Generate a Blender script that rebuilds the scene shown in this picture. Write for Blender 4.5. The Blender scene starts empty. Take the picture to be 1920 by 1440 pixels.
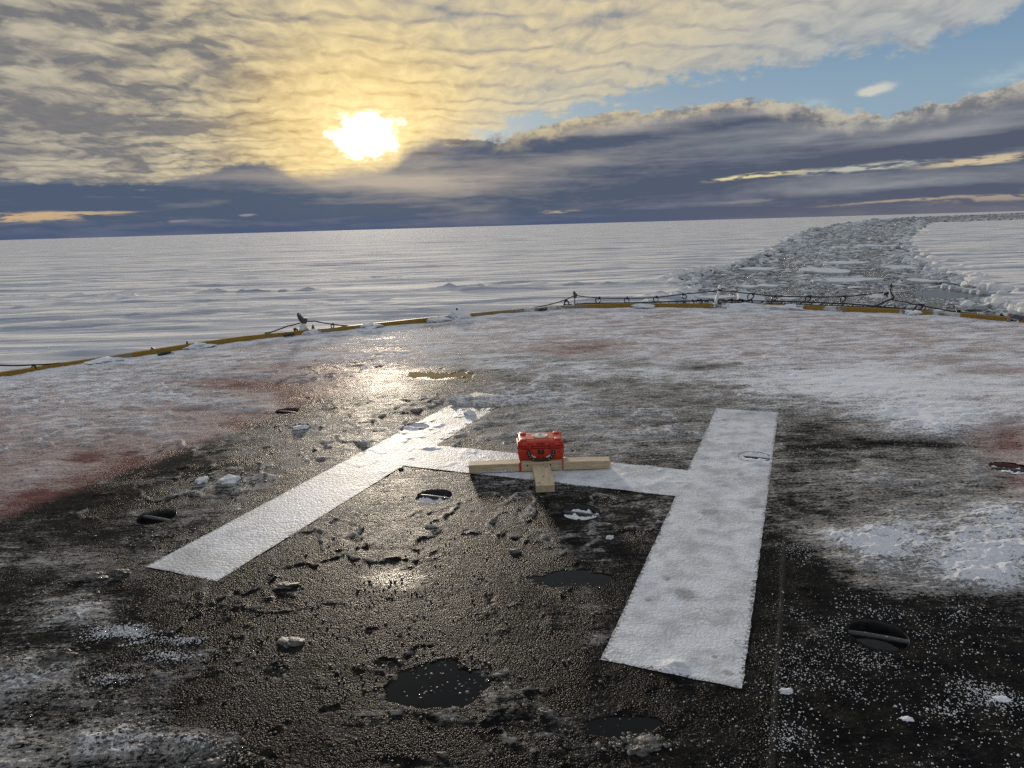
import bpy, bmesh, math, random
import numpy as np
from mathutils import Vector, Matrix

SC = bpy.context.scene
COL = SC.collection
rad = math.radians
R = random.Random(11)
RNG = np.random.default_rng(5)

# ------------------------------------------------------------------ camera
EYE = 1.7            # eye height over the deck (deck = z 0)
SEA = -6.0           # water level
FPX = 1331.0
ROLL = rad(1.64)
PITCH = math.atan(297.5 / FPX * math.cos(ROLL))
_r0 = np.array([1, 0, 0.0]); _u0 = np.array([0, math.sin(PITCH), math.cos(PITCH)])
_f = np.array([0, math.cos(PITCH), -math.sin(PITCH)])
_r = math.cos(ROLL) * _r0 - math.sin(ROLL) * _u0
_u = math.sin(ROLL) * _r0 + math.cos(ROLL) * _u0

def ray(px, py):
    return _f + _r * (px - 960) / FPX - _u * (py - 720) / FPX

def ground(px, py, h=EYE):
    d = ray(px, py); t = -h / d[2]
    return np.array([d[0] * t, d[1] * t])

def azel(px, py):
    d = ray(px, py); d = d / np.linalg.norm(d)
    return math.degrees(math.atan2(d[0], d[1])), math.degrees(math.asin(d[2]))

cam = bpy.data.cameras.new('camera')
co = bpy.data.objects.new('camera', cam); COL.objects.link(co)
cam.sensor_width = 36.0
cam.lens = 36.0 * FPX / 1920
cam.clip_start = 0.05; cam.clip_end = 80000
m = Matrix(((_r[0], _u[0], -_f[0]), (_r[1], _u[1], -_f[1]), (_r[2], _u[2], -_f[2])))
co.matrix_world = Matrix.Translation((0, 0, EYE)) @ m.to_4x4()
SC.camera = co

EXPO = 0.55
SC.view_settings.view_transform = 'Standard'
SC.view_settings.look = 'None'
SC.view_settings.exposure = EXPO
SC.view_settings.gamma = 1.0

# ------------------------------------------------------------------ node shorthand
class T:
    """a node tree with arithmetic on sockets"""
    def __init__(s, tree): s.t = tree
    def new(s, typ, **kw):
        n = s.t.nodes.new(typ)
        for k, v in kw.items(): setattr(n, k, v)
        return n
    def put(s, sock, v):
        if isinstance(v, S): s.t.links.new(v.k, sock)
        elif isinstance(v, (tuple, list)):
            v = tuple(v)
            if sock.type == 'RGBA' and len(v) == 3: v = v + (1.0,)
            sock.default_value = v
        else: sock.default_value = v
    def math(s, op, a, b=None, c=None, clamp=False):
        n = s.new('ShaderNodeMath', operation=op, use_clamp=clamp)
        s.put(n.inputs[0], a)
        if b is not None: s.put(n.inputs[1], b)
        if c is not None: s.put(n.inputs[2], c)
        return S(s, n.outputs[0])
    def smooth(s, x, a, b, lo=0.0, hi=1.0):
        n = s.new('ShaderNodeMapRange', interpolation_type='SMOOTHSTEP')
        s.put(n.inputs[0], x)
        for i, v in enumerate((a, b, lo, hi)): s.put(n.inputs[i + 1], v)
        return S(s, n.outputs[0])
    def mix(s, f, a, b, blend='MIX'):
        n = s.new('ShaderNodeMix', data_type='RGBA', blend_type=blend)
        s.put(n.inputs[0], f); s.put(n.inputs[6], a); s.put(n.inputs[7], b)
        return S(s, n.outputs[2])
    def mixf(s, f, a, b):
        n = s.new('ShaderNodeMix', data_type='FLOAT')
        s.put(n.inputs[0], f); s.put(n.inputs[2], a); s.put(n.inputs[3], b)
        return S(s, n.outputs[0])
    def xyz(s, x, y, z=0.0):
        n = s.new('ShaderNodeCombineXYZ')
        for i, v in enumerate((x, y, z)): s.put(n.inputs[i], v)
        return S(s, n.outputs[0])
    def sep(s, v):
        n = s.new('ShaderNodeSeparateXYZ'); s.put(n.inputs[0], v)
        return [S(s, o) for o in n.outputs]
    def vmath(s, op, a, b=None, out=0):
        n = s.new('ShaderNodeVectorMath', operation=op)
        s.put(n.inputs[0], a)
        if b is not None: s.put(n.inputs[1], b)
        return S(s, n.outputs[out])
    def scale(s, v, k):
        n = s.new('ShaderNodeVectorMath', operation='SCALE')
        s.put(n.inputs[0], v); s.put(n.inputs['Scale'], k)
        return S(s, n.outputs[0])
    def mapping(s, v, loc=(0, 0, 0), rot=(0, 0, 0), sc=(1, 1, 1), typ='POINT'):
        n = s.new('ShaderNodeMapping', vector_type=typ)
        s.put(n.inputs[0], v); s.put(n.inputs[1], loc); s.put(n.inputs[2], rot); s.put(n.inputs[3], sc)
        return S(s, n.outputs[0])
    dims = '3D'
    def noise(s, v, scale=1.0, detail=3.0, rough=0.5, dist=0.0, color=False, lac=2.0):
        n = s.new('ShaderNodeTexNoise', noise_dimensions=s.dims)
        s.put(n.inputs['Vector'], v); s.put(n.inputs['Scale'], scale); s.put(n.inputs['Detail'], detail)
        s.put(n.inputs['Roughness'], rough); s.put(n.inputs['Distortion'], dist); s.put(n.inputs['Lacunarity'], lac)
        return S(s, n.outputs['Color' if color else 'Fac'])
    def voro(s, v, scale=1.0, feature='F1', out='Distance', rnd=1.0, smooth=None):
        n = s.new('ShaderNodeTexVoronoi', feature=feature, voronoi_dimensions=s.dims)
        s.put(n.inputs['Vector'], v); s.put(n.inputs['Scale'], scale); s.put(n.inputs['Randomness'], rnd)
        if smooth is not None: s.put(n.inputs['Smoothness'], smooth)
        return S(s, n.outputs[out])
    def blob(s, v, c, r, ang=0.0, quad=True):
        w = s.mapping(v, (c[0], c[1], 0), (0, 0, rad(ang)), (r[0], r[1], 1), 'TEXTURE')
        n = s.new('ShaderNodeTexGradient', gradient_type='QUADRATIC_SPHERE' if quad else 'SPHERICAL')
        s.put(n.inputs[0], w)
        return S(s, n.outputs[1])
    def curve(s, x, pts):
        """piecewise smooth function of x through pts [(x, y) ...]"""
        x0, x1 = pts[0][0], pts[-1][0]
        ys = [p[1] for p in pts]; y0, y1 = min(ys), max(ys) + 1e-6
        n = s.new('ShaderNodeFloatCurve')
        c = n.mapping.curves[0]
        c.points[0].location = (0, (pts[0][1] - y0) / (y1 - y0)); c.points[1].location = (1, (pts[-1][1] - y0) / (y1 - y0))
        for p in pts[1:-1]: c.points.new((p[0] - x0) / (x1 - x0), (p[1] - y0) / (y1 - y0))
        n.mapping.update()
        s.put(n.inputs[1], (x - x0) * (1.0 / (x1 - x0)))
        return S(s, n.outputs[0]) * (y1 - y0) + y0
    def attr(s, name, out='Fac'):
        n = s.new('ShaderNodeAttribute', attribute_name=name)
        return S(s, n.outputs[out])
    def pos(s):
        return S(s, s.new('ShaderNodeNewGeometry').outputs['Position'])
    def objco(s):
        return S(s, s.new('ShaderNodeTexCoord').outputs['Object'])
    def bump(s, h, dist=0.01, strength=1.0, normal=None):
        n = s.new('ShaderNodeBump')
        s.put(n.inputs['Height'], h); s.put(n.inputs['Distance'], dist); s.put(n.inputs['Strength'], strength)
        if normal is not None: s.put(n.inputs['Normal'], normal)
        return S(s, n.outputs[0])

class S:
    def __init__(s, t, k): s.t = t; s.k = k
    def __add__(a, b): return a.t.math('ADD', a, b)
    __radd__ = __add__
    def __sub__(a, b): return a.t.math('SUBTRACT', a, b)
    def __rsub__(a, b): return a.t.math('SUBTRACT', b, a)
    def __mul__(a, b): return a.t.math('MULTIPLY', a, b)
    __rmul__ = __mul__
    def __truediv__(a, b): return a.t.math('DIVIDE', a, b)
    def __rtruediv__(a, b): return a.t.math('DIVIDE', b, a)
    def max(a, b): return a.t.math('MAXIMUM', a, b)
    def min(a, b): return a.t.math('MINIMUM', a, b)
    def pow(a, b): return a.t.math('POWER', a, b)
    def clamp(a): return a.t.math('ADD', a, 0.0, clamp=True)

def srgb(r, g, b):
    f = lambda c: (c / 255 / 12.92) if c <= 10 else ((c / 255 + 0.055) / 1.055) ** 2.4
    return (f(r), f(g), f(b))

# ------------------------------------------------------------------ sun and sky
SUN_AZ, SUN_EL = azel(688, 255)
sun = bpy.data.lights.new('sun', 'SUN')
so = bpy.data.objects.new('sun', sun); COL.objects.link(so)
sd = Vector((math.sin(rad(SUN_AZ)) * math.cos(rad(SUN_EL)), math.cos(rad(SUN_AZ)) * math.cos(rad(SUN_EL)), math.sin(rad(SUN_EL))))
so.rotation_euler = sd.to_track_quat('Z', 'Y').to_euler()
so.location = (-20, 60, 30)
sun.energy = 1.8; sun.angle = rad(4.0); sun.color = (1.0, 0.87, 0.70)

def build_sky():
    w = bpy.data.worlds.new('World'); SC.world = w; w.use_nodes = True
    w.cycles.sampling_method = 'MANUAL'; w.cycles.sample_map_resolution = 512
    nt = w.node_tree; nt.nodes.clear(); t = T(nt); t.dims = '2D'
    out = t.new('ShaderNodeOutputWorld')
    d = S(t, t.new('ShaderNodeTexCoord').outputs['Generated'])
    d = t.vmath('NORMALIZE', d)
    x, y, z = t.sep(d)
    A = t.math('ARCTAN2', x, y) * 57.29578
    E = t.math('ARCSINE', z) * 57.29578
    ae = t.xyz(A, E)
    # organic warp of the large cloud shapes
    wn = t.noise(t.mapping(ae, sc=(0.10, 0.42, 1)), 1.0, 4, 0.62, color=True)
    warp = t.vmath('SUBTRACT', wn, (0.5, 0.5, 0.5))
    aw = t.vmath('ADD', ae, t.vmath('MULTIPLY', warp, (7.0, 1.5, 0)))
    aw2 = t.vmath('ADD', ae, t.vmath('MULTIPLY', warp, (3.0, 0.55, 0)))
    B = lambda px, py, rx, ry, ang=0.0, v=aw: t.blob(v, azel(px, py), (rx / 23.2, ry / 23.2), ang)

    dA = (A - SUN_AZ); dE = (E - SUN_EL)
    ell = t.math('SQRT', dA * dA * 0.55 + dE * dE)          # flattened distance from the sun, degrees

    # --- blue sky
    nish = t.new('ShaderNodeTexSky', sky_type='NISHITA', sun_disc=False, sun_elevation=rad(SUN_EL), sun_rotation=rad(SUN_AZ))
    nishc = t.mix(1.0, S(t, nish.outputs[0]), (0.075, 0.085, 0.10), 'MULTIPLY')
    blue = t.mix(t.smooth(E, 6.0, 16.0), srgb(140, 166, 186), srgb(104, 138, 174))
    sky = t.mix(0.12, blue, nishc)

    # --- high rippled sheet (altocumulus) on a plane overhead
    q = t.scale(t.xyz(x, y), 1.0 / (z.max(0.0) + 0.10))
    q = t.mapping(q, rot=(0, 0, rad(-9)))
    wq = t.vmath('SUBTRACT', t.noise(t.mapping(q, sc=(2.6, 1.3, 1)), 1.0, 3, 0.55, color=True), (0.5, 0.5, 0.5))
    qw = t.vmath('ADD', q, t.vmath('MULTIPLY', wq, (0.25, 0.42, 0)))
    n_big = t.noise(t.mapping(q, sc=(1.1, 0.7, 1)), 1.0, 2, 0.5)
    n_row = t.noise(t.mapping(qw, sc=(4.6, 3.3, 1)), 1.0, 2, 0.5)
    n_cel = t.noise(t.mapping(qw, sc=(15.0, 9.0, 1)), 1.0, 4, 0.6)
    cells = t.voro(t.mapping(qw, sc=(10.5, 5.6, 1)), 1.0, 'F1')
    rows = t.math('SINE', (t.sep(qw)[1] * 26.0 + (n_big - 0.5) * 8.0))
    joint = t.smooth(rows, 0.55, 1.0) * t.smooth(n_row, 0.36, 0.58)
    soft = t.smooth(rows, -1.0, 1.0) - 0.5
    tex = ((n_row - 0.5) * 0.9 + (n_cel - 0.5) * 0.95 + (0.42 - cells) * 0.42 - joint * 0.50 - soft * 0.16)
    light = t.smooth(ell, 33.0, 3.0)                           # how sunward
    rightside = t.smooth(A, -18.0, 2.0)
    lum = tex * t.mixf(rightside, 0.66, 0.72) + t.mixf(rightside, 0.48, 0.72) + (n_big - 0.5) * 0.55 + light * 0.20
    # left quarter: heavier, diagonal grey mottles
    mott = t.noise(t.mapping(aw, rot=(0, 0, rad(15)), sc=(0.28, 0.80, 1)), 1.0, 4, 0.56)
    left = t.smooth(A, -8.0, -25.0)
    lum = lum - left * (t.smooth(mott, 0.70, 0.30) * 0.80 - 0.30)
    for b in [(60, 25, 200, 46, 0, .30), (280, 45, 180, 32, -14, .34), (400, 85, 190, 24, -14, .5), (120, 120, 130, 24, -10, .25), (460, 138, 120, 18, -14, .4),
              (120, 226, 430, 40, 0, .75), (330, 240, 240, 28, -4, .6), (60, 285, 330, 40, 0, .55), (1170, 28, 110, 26, -4, .9), (820, 16, 190, 15, -8, .75), (960, 30, 160, 12, -6, .7), (560, 30, 120, 13, -4, .6), (860, 95, 140, 8, -2, .5), (760, 96, 60, 7, 4, .5)]:
        lum = lum - B(*b[:5]) * b[5]
    lum = lum.clamp() * 0.86 + (n_cel - 0.35) * 0.30 + 0.03
    lum = lum.clamp()
    dark1 = t.mix(t.smooth(A, -25.0, -2.0), srgb(116, 116, 120), srgb(140, 143, 150))
    dark1 = t.mix(t.smooth(ell, 10.0, 2.5), dark1, srgb(190, 156, 96))
    brt1 = t.mix(t.smooth(ell, 28.0, 7.0), srgb(206, 196, 172), srgb(230, 211, 166))
    brt1 = t.mix(t.smooth(ell, 10.0, 2.0), brt1, srgb(250, 222, 156))
    brt1 = t.mix(t.smooth(A, 10.0, 28.0), brt1, srgb(196, 194, 184))
    brt1 = t.mix(t.smooth(A, -16.0, -32.0) * 0.7, brt1, srgb(178, 173, 160))
    alto = t.mix(lum, dark1, brt1)
    cln = t.noise(t.mapping(ae, sc=(0.62, 1.1, 1)), 1.0, 5, 0.64)
    # lower edge of the sheet, rising to the right
    edge = t.curve(A, [(-60, -6), (-10, 2.0), azel(930, 250), azel(1080, 208), azel(1180, 178), azel(1330, 150), azel(1540, 112), azel(1800, 72), azel(1900, 20), (40, 26), (70, 40)])
    fray = (cln - 0.5) * 3.2 + (n_row - 0.5) * 1.6
    m1 = t.smooth(E - edge + fray, -0.3, 0.8)
    thin = t.smooth(E - edge + fray * 0.6, 0.0, 5.0)
    sky = t.mix(m1 * t.mixf(rightside, 1.0, t.mixf(thin, 0.70, 1.0)), sky, alto)
    # stray cloudlet and wisps in the blue gap
    cl = B(1652, 165, 50, 19, 5, ae) + B(1625, 174, 30, 13, 0, ae)
    sky = t.mix(t.smooth(cl * (cln * 2.6 - 0.45), 0.08, 0.50) * 0.85, sky, t.mix(t.smooth(cl, 0.1, 0.8), srgb(160, 172, 184), srgb(210, 208, 196)))
    wis = B(1890, 140, 120, 40, 8, aw2) + B(1540, 192, 90, 22, -10, aw2) * 0.9
    sky = t.mix(t.smooth(wis * (cln * 1.6), 0.15, 0.9) * 0.7, sky, srgb(170, 190, 200))

    # --- low cloud bank: top edge
    top = t.curve(A, [(-70, 3.5), azel(0, 330), azel(240, 338), azel(400, 318), azel(440, 300), azel(520, 304), azel(560, 318), azel(640, 312), azel(735, 296), azel(800, 256), azel(900, 258), azel(1000, 236), azel(1100, 216), azel(1230, 200), azel(1420, 182), azel(1480, 186), azel(1540, 205), azel(1650, 206), azel(1760, 190), azel(1840, 168), azel(1920, 145), (45, 14), (75, 10)])
    st = t.noise(t.mapping(aw2, rot=(0, 0, rad(-1.5)), sc=(0.05, 0.85, 1)), 1.0, 3, 0.55)
    st2 = t.noise(t.mapping(aw2, sc=(0.42, 2.8, 1)), 1.0, 5, 0.62)
    bil = (t.noise(t.mapping(ae, sc=(0.42, 0.6, 1)), 1.0, 4, 0.6) - 0.5) * 1.8
    depth = top - E + bil * t.mixf(t.smooth(A, -12.0, 0.0), 0.55, 1.0) + (st2 - 0.5) * 0.5
    soft2 = t.smooth(A, -19.0, -14.0) * t.smooth(A, -2.0, -7.0)
    m2 = t.smooth(depth + soft2 * 0.25, 0.0, t.mixf(soft2, 0.40, 1.5))
    # inside the bank: long streaks
    low = t.smooth(st, 0.35, 0.72) * 0.42 + (st2 - 0.5) * 0.5 + 0.07 + bil * 0.10
    lights_ = [(760, 338, 360, 40, 0, .95), (600, 322, 150, 20, 0, .45), (1000, 312, 260, 30, 3, .45), (1250, 270, 300, 28, 4, .3), (1500, 255, 260, 22, 4, .55), (1750, 250, 260, 32, 5, .65),
               (1640, 352, 380, 15, 2, .45), (1880, 400, 240, 10, 2, .30), (1870, 215, 160, 32, 5, .35), (90, 302, 260, 22, 0, .4), (1180, 235, 190, 26, 6, .55), (1440, 205, 150, 18, 3, .6), (1100, 300, 120, 14, 0, .2)]
    darks_ = [(200, 395, 620, 70, 0, .5), (700, 405, 420, 40, 0, .5), (1000, 275, 260, 30, 2, .45), (1150, 258, 200, 18, 3, .3), (1330, 340, 420, 26, 4, .35), (1600, 300, 420, 26, 5, .75), (1850, 268, 240, 22, 6, .7), (1350, 238, 260, 18, 4, .5),
              (1600, 222, 160, 16, 3, .6), (1700, 375, 420, 15, 2, .35), (1850, 345, 260, 18, 3, .45), (1250, 400, 480, 24, 2, .6), (1450, 390, 200, 10, 2, .3)]
    for b in lights_: low = low + B(*b[:5], aw2) * b[5]
    for b in darks_: low = low - B(*b[:5], aw2) * b[5]
    low = low.clamp()
    cdark = t.mix(t.smooth(A, -22.0, 26.0), srgb(80, 93, 114), srgb(84, 92, 110))
    clite = t.mix(t.smooth(ell, 22.0, 3.0), srgb(150, 152, 157), srgb(180, 168, 154))
    bank = t.mix(low, cdark, clite)
    # sunlit rims along the top of the bank
    rim = t.smooth(depth, 1.7, 0.1) * t.smooth(A, -6.0, 6.0)
    bank = t.mix(rim * t.mixf(t.smooth(cln, 0.34, 0.62), 0.2, 0.78), bank, t.mix(t.smooth(A, 2.0, 28.0), srgb(234, 212, 164), srgb(212, 204, 184)))
    sky = t.mix(m2, sky, bank)
    # bright slits where the bank opens
    brk = t.smooth(st2, 0.30, 0.62)
    def slit(px, py, rx, ry, ang, k, c):
        nonlocal sky
        sky = t.mix(t.smooth(B(px, py, rx, ry, ang, aw2) * (brk + 0.25), 0.10, 0.62) * k, sky, c)
    slit(1420, 331, 190, 10, 3.4, .95, srgb(226, 212, 164)); slit(1620, 316, 210, 13, 3.0, .9, srgb(190, 190, 178)); slit(1850, 300, 170, 12, 4, .95, srgb(206, 188, 158))
    slit(1700, 376, 240, 6, 1.4, .8, srgb(194, 176, 150)); slit(1900, 370, 200, 11, 2.5, .85, srgb(186, 168, 146))
    slit(1050, 397, 70, 6, 1, .85, srgb(210, 188, 150)); slit(60, 408, 190, 17, 2, .8, srgb(216, 182, 138)); slit(170, 398, 120, 6, 1, .7, srgb(200, 176, 140))
    slit(320, 418, 60, 5, 1, .5, srgb(168, 164, 160)); slit(460, 402, 40, 5, 2, .5, srgb(176, 172, 168)); slit(280, 358, 50, 5, 0, .5, srgb(160, 160, 160)); slit(1400, 378, 120, 5, 2, .5, srgb(150, 146, 146))
    # deep blue band on the horizon
    hz = t.smooth(E, 1.5, 0.1)
    sky = t.mix(hz * 0.65, sky, t.mix(t.smooth(A, 0.0, 30.0), srgb(74, 88, 120), srgb(100, 100, 114)))
    # dark finger of cloud crossing under the sun
    fing = t.smooth(B(800, 286, 120, 10, 2, aw2) + B(860, 264, 90, 16, 0, aw2) + (st2 - 0.5) * 0.6, 0.3, 0.75)
    sky = t.mix(fing * 0.9, sky, srgb(112, 102, 104))
    # --- sun glow through the cloud
    veil = t.mixf(m2, 1.0, 0.22)
    ell2 = ell + (cln - 0.5) * 2.6 + (n_row - 0.5) * 1.0
    core = t.smooth(ell2, 2.05, 0.3)
    halo = t.math('POWER', 2.71828, ell2 * -0.45)
    sky = t.mix(1.0, sky, t.mix(1.0, (1.0, 0.85, 0.53), halo * 0.68 * veil, 'MULTIPLY'), 'ADD')
    sky = t.mix(1.0, sky, t.mix(1.0, (1.0, 0.93, 0.75), core * 5.0 * t.mixf(m2, 1.0, 0.10), 'MULTIPLY'), 'ADD')
    # --- the rest of the sky (above and behind): bright thin overcast
    up = t.smooth(E, 15.0, 30.0)
    back = t.smooth(t.math('ABSOLUTE', A), 42.0, 62.0) * t.smooth(E, -2.0, 6.0)
    over = (OVER_A, OVER_B)
    oc = t.mix(t.smooth(t.noise(q, 1.7, 2, 0.5), 0.3, 0.7), *over)
    sky = t.mix(up.max(back), sky, oc)
    k = 10.0 / (2 ** EXPO)
    bg = []
    for c in (t.scale(sky, k), t.scale(oc, k), t.scale(t.mix(0.0, (0.20, 0.21, 0.23), (0, 0, 0)), k)):
        n = t.new('ShaderNodeBackground'); n.inputs[1].default_value = 0.1; t.put(n.inputs[0], c); bg.append(n)
    elsewhere = t.math('GREATER_THAN', E, 30.0).max(t.math('GREATER_THAN', t.math('ABSOLUTE', A), 62.0))
    ms = t.new('ShaderNodeMixShader'); t.put(ms.inputs[0], elsewhere); nt.links.new(bg[0].outputs[0], ms.inputs[1]); nt.links.new(bg[1].outputs[0], ms.inputs[2])
    m3 = t.new('ShaderNodeMixShader'); t.put(m3.inputs[0], t.math('LESS_THAN', E, -0.6)); nt.links.new(ms.outputs[0], m3.inputs[1]); nt.links.new(bg[2].outputs[0], m3.inputs[2])
    nt.links.new(m3.outputs[0], out.inputs[0])
OVER_A, OVER_B = (0.36, 0.385, 0.43), (0.46, 0.475, 0.50)
build_sky()
#@@GEOM

# ------------------------------------------------------------------ numeric noise
_P = RNG.permutation(256); _P = np.concatenate([_P, _P, _P])
_GA = RNG.uniform(0, 2 * np.pi, 256); _GX = np.cos(_GA); _GY = np.sin(_GA)
def perlin(x, y, seed=0):
    x = x + seed * 17.137; y = y + seed * 9.731
    xf = np.floor(x); yf = np.floor(y)
    xi = xf.astype(np.int64) & 255; yi = yf.astype(np.int64) & 255
    fx = x - xf; fy = y - yf
    u = fx * fx * fx * (fx * (fx * 6 - 15) + 10); v = fy * fy * fy * (fy * (fy * 6 - 15) + 10)
    def g(ix, iy, dx, dy):
        h = _P[_P[(xi + ix) & 255] + ((yi + iy) & 255)]
        return _GX[h] * dx + _GY[h] * dy
    a = g(0, 0, fx, fy); b = g(1, 0, fx - 1, fy); c = g(0, 1, fx, fy - 1); e = g(1, 1, fx - 1, fy - 1)
    return ((a + u * (b - a)) * (1 - v) + (c + u * (e - c)) * v) * 1.5

def fbm(x, y, lam, octs=3, rough=0.5, seed=0, sp=None):
    """fractal noise, roughly -1..1; octaves finer than the mesh (sp) fade out"""
    out = np.zeros_like(x); amp = 1.0
    for o in range(octs):
        w = 1.0
        if sp is not None: w = np.clip((lam / sp - 1.6) / 2.0, 0, 1)
        out = out + amp * w * perlin(x / lam, y / lam, seed + o * 3)
        amp *= rough; lam *= 0.5
    return out

def sst(x, a, b):
    k = np.clip((x - a) / (b - a), 0, 1); return k * k * (3 - 2 * k)

def mesh_np(name, V, F, mat, attrs=None, smooth=True):
    """mesh from numpy arrays; F is (n, 3) or (n, 4)"""
    me = bpy.data.meshes.new(name)
    F = np.asarray(F); n, k = F.shape
    me.vertices.add(len(V)); me.vertices.foreach_set('co', np.asarray(V, dtype=np.float32).ravel())
    me.loops.add(n * k); me.loops.foreach_set('vertex_index', F.astype(np.int32).ravel())
    me.polygons.add(n); me.polygons.foreach_set('loop_start', np.arange(0, n * k, k, dtype=np.int32))
    me.polygons.foreach_set('use_smooth', np.full(n, smooth))
    for an, av in (attrs or {}).items():
        at = me.attributes.new(an, 'FLOAT', 'POINT'); at.data.foreach_set('value', np.asarray(av, dtype=np.float32))
    me.update(calc_edges=True); me.validate()
    me.materials.append(mat)
    o = bpy.data.objects.new(name, me); COL.objects.link(o)
    return o

def grid_faces(nr, nc):
    i = np.arange(nr - 1)[:, None] * nc + np.arange(nc - 1)[None, :]
    return np.stack([i, i + 1, i + nc + 1, i + nc], -1).reshape(-1, 4)

def tag(o, label=None, cat=None, group=None, kind=None):
    if label: o['label'] = label
    if cat: o['category'] = cat
    if group: o['group'] = group
    if kind: o['kind'] = kind
    return o

# ------------------------------------------------------------------ small-object helpers
def mkbox(bm, size, loc=(0, 0, 0), rot=(0, 0, 0), bev=0.0, seg=2, taper=None):
    M = Matrix.Translation(loc) @ Matrix.Rotation(rot[2], 4, 'Z') @ Matrix.Rotation(rot[1], 4, 'Y') @ Matrix.Rotation(rot[0], 4, 'X')
    r = bmesh.ops.create_cube(bm, size=1.0)
    vs = r['verts']
    for v in vs:
        v.co = Vector((v.co.x * size[0], v.co.y * size[1], v.co.z * size[2]))
        if taper and v.co.z > 0: v.co.x *= taper[0]; v.co.y *= taper[1]
    if bev > 0:
        es = list({e for v in vs for e in v.link_edges})
        rr = bmesh.ops.bevel(bm, geom=es, offset=bev, segments=seg, profile=0.5, affect='EDGES')
        vs = list({v for f in rr['faces'] for v in f.verts} | {v for v in vs if v.is_valid})
    bmesh.ops.transform(bm, matrix=M, verts=vs)

def mktube(bm, pts, r, seg=8, close=True, flat=1.0):
    pts = [Vector(p) for p in pts]; rings = []
    for i, p in enumerate(pts):
        a = pts[max(0, i - 1)]; b = pts[min(len(pts) - 1, i + 1)]
        d = (b - a).normalized()
        up = Vector((0, 0, 1)) if abs(d.z) < 0.95 else Vector((1, 0, 0))
        n1 = d.cross(up).normalized(); n2 = n1.cross(d)
        rr = r[i] if isinstance(r, (list, tuple)) else r
        rings.append([bm.verts.new(p + n1 * math.cos(2 * math.pi * k / seg) * rr + n2 * math.sin(2 * math.pi * k / seg) * rr * flat) for k in range(seg)])
    for A_, B_ in zip(rings[:-1], rings[1:]):
        for k in range(seg): bm.faces.new((A_[k], A_[(k + 1) % seg], B_[(k + 1) % seg], B_[k]))
    if close:
        bm.faces.new(list(reversed(rings[0]))); bm.faces.new(rings[-1])

def mklathe(bm, prof, seg=48, loc=(0, 0, 0), cap=False):
    rings = []
    for (r, z) in prof:
        rings.append([bm.verts.new((loc[0] + r * math.cos(2 * math.pi * k / seg), loc[1] + r * math.sin(2 * math.pi * k / seg), loc[2] + z)) for k in range(seg)])
    for A_, B_ in zip(rings[:-1], rings[1:]):
        for k in range(seg): bm.faces.new((A_[k], A_[(k + 1) % seg], B_[(k + 1) % seg], B_[k]))
    if cap: bm.faces.new(rings[-1])

def mkprism(bm, poly, y0, y1, M=None):
    """poly in (x, z), extruded from y0 to y1"""
    a = [bm.verts.new((p[0], y0, p[1])) for p in poly]; b = [bm.verts.new((p[0], y1, p[1])) for p in poly]
    n = len(poly)
    bm.faces.new(a); bm.faces.new(list(reversed(b)))
    for k in range(n): bm.faces.new((a[k], b[k], b[(k + 1) % n], a[(k + 1) % n]))
    if M is not None: bmesh.ops.transform(bm, matrix=M, verts=a + b)

def obj(name, bm, mat, parent=None, smooth=False, loc=None, rot=None):
    bmesh.ops.recalc_face_normals(bm, faces=bm.faces)
    me = bpy.data.meshes.new(name); bm.to_mesh(me); bm.free()
    me.materials.append(mat)
    if smooth:
        me.polygons.foreach_set('use_smooth', [True] * len(me.polygons))
        me.set_sharp_from_angle(angle=rad(40))
    o = bpy.data.objects.new(name, me); COL.objects.link(o)
    if loc is not None: o.location = loc
    if rot is not None: o.rotation_euler = rot
    if parent is not None: o.parent = parent
    return o

def empty(name, loc=(0, 0, 0), rot=(0, 0, 0)):
    o = bpy.data.objects.new(name, None); COL.objects.link(o)
    o.empty_display_size = 0.1
    o.location = loc; o.rotation_euler = rot
    return o

# ------------------------------------------------------------------ materials
def material(name):
    mt = bpy.data.materials.new(name); mt.use_nodes = True
    nt = mt.node_tree; t = T(nt)
    return mt, t, nt.nodes['Principled BSDF']

def simple(name, col, rough=0.5, metal=0.0, var=0.25, scale=30.0, col2=None, bumpd=0.0, spec=0.5, frost=0.0):
    mt, t, b = material(name)
    p = t.objco()
    n = t.noise(p, scale, 4, 0.6)
    c = t.mix(t.smooth(n, 0.3, 0.7), tuple(c * (1 - var) for c in col), col2 or tuple(min(1, c * (1 + var)) for c in col))
    if frost > 0:
        g = t.new('ShaderNodeNewGeometry'); nz = t.sep(S(t, g.outputs['Normal']))[2]
        fr = t.smooth(t.noise(p, scale * 0.8, 5, 0.65) + nz * 0.22, 0.80 - frost * 0.35, 0.92 - frost * 0.35)
        c = t.mix(fr, c, (0.74, 0.77, 0.81))
    t.put(b.inputs['Base Color'], c)
    t.put(b.inputs['Roughness'], t.mixf(n, rough * 0.8, min(1, rough * 1.2)))
    b.inputs['Metallic'].default_value = metal; b.inputs['Specular IOR Level'].default_value = spec
    if bumpd: t.put(b.inputs['Normal'], t.bump(t.noise(p, scale * 2, 3, 0.6), bumpd, 1.0))
    return mt

def mat_snow(name, base=(0.78, 0.81, 0.86), scale=1.0, bumpd=0.006, rough=0.75):
    mt, t, b = material(name)
    p = t.pos()
    n = t.noise(p, 18 * scale, 4, 0.6); n2 = t.noise(p, 120 * scale, 3, 0.6)
    t.put(b.inputs['Base Color'], t.mix(n, tuple(c * 0.86 for c in base), base))
    b.inputs['Roughness'].default_value = rough
    t.put(b.inputs['Normal'], t.bump(n * 1.2 + n2 * 0.5, bumpd, 1.0))
    return mt

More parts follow.
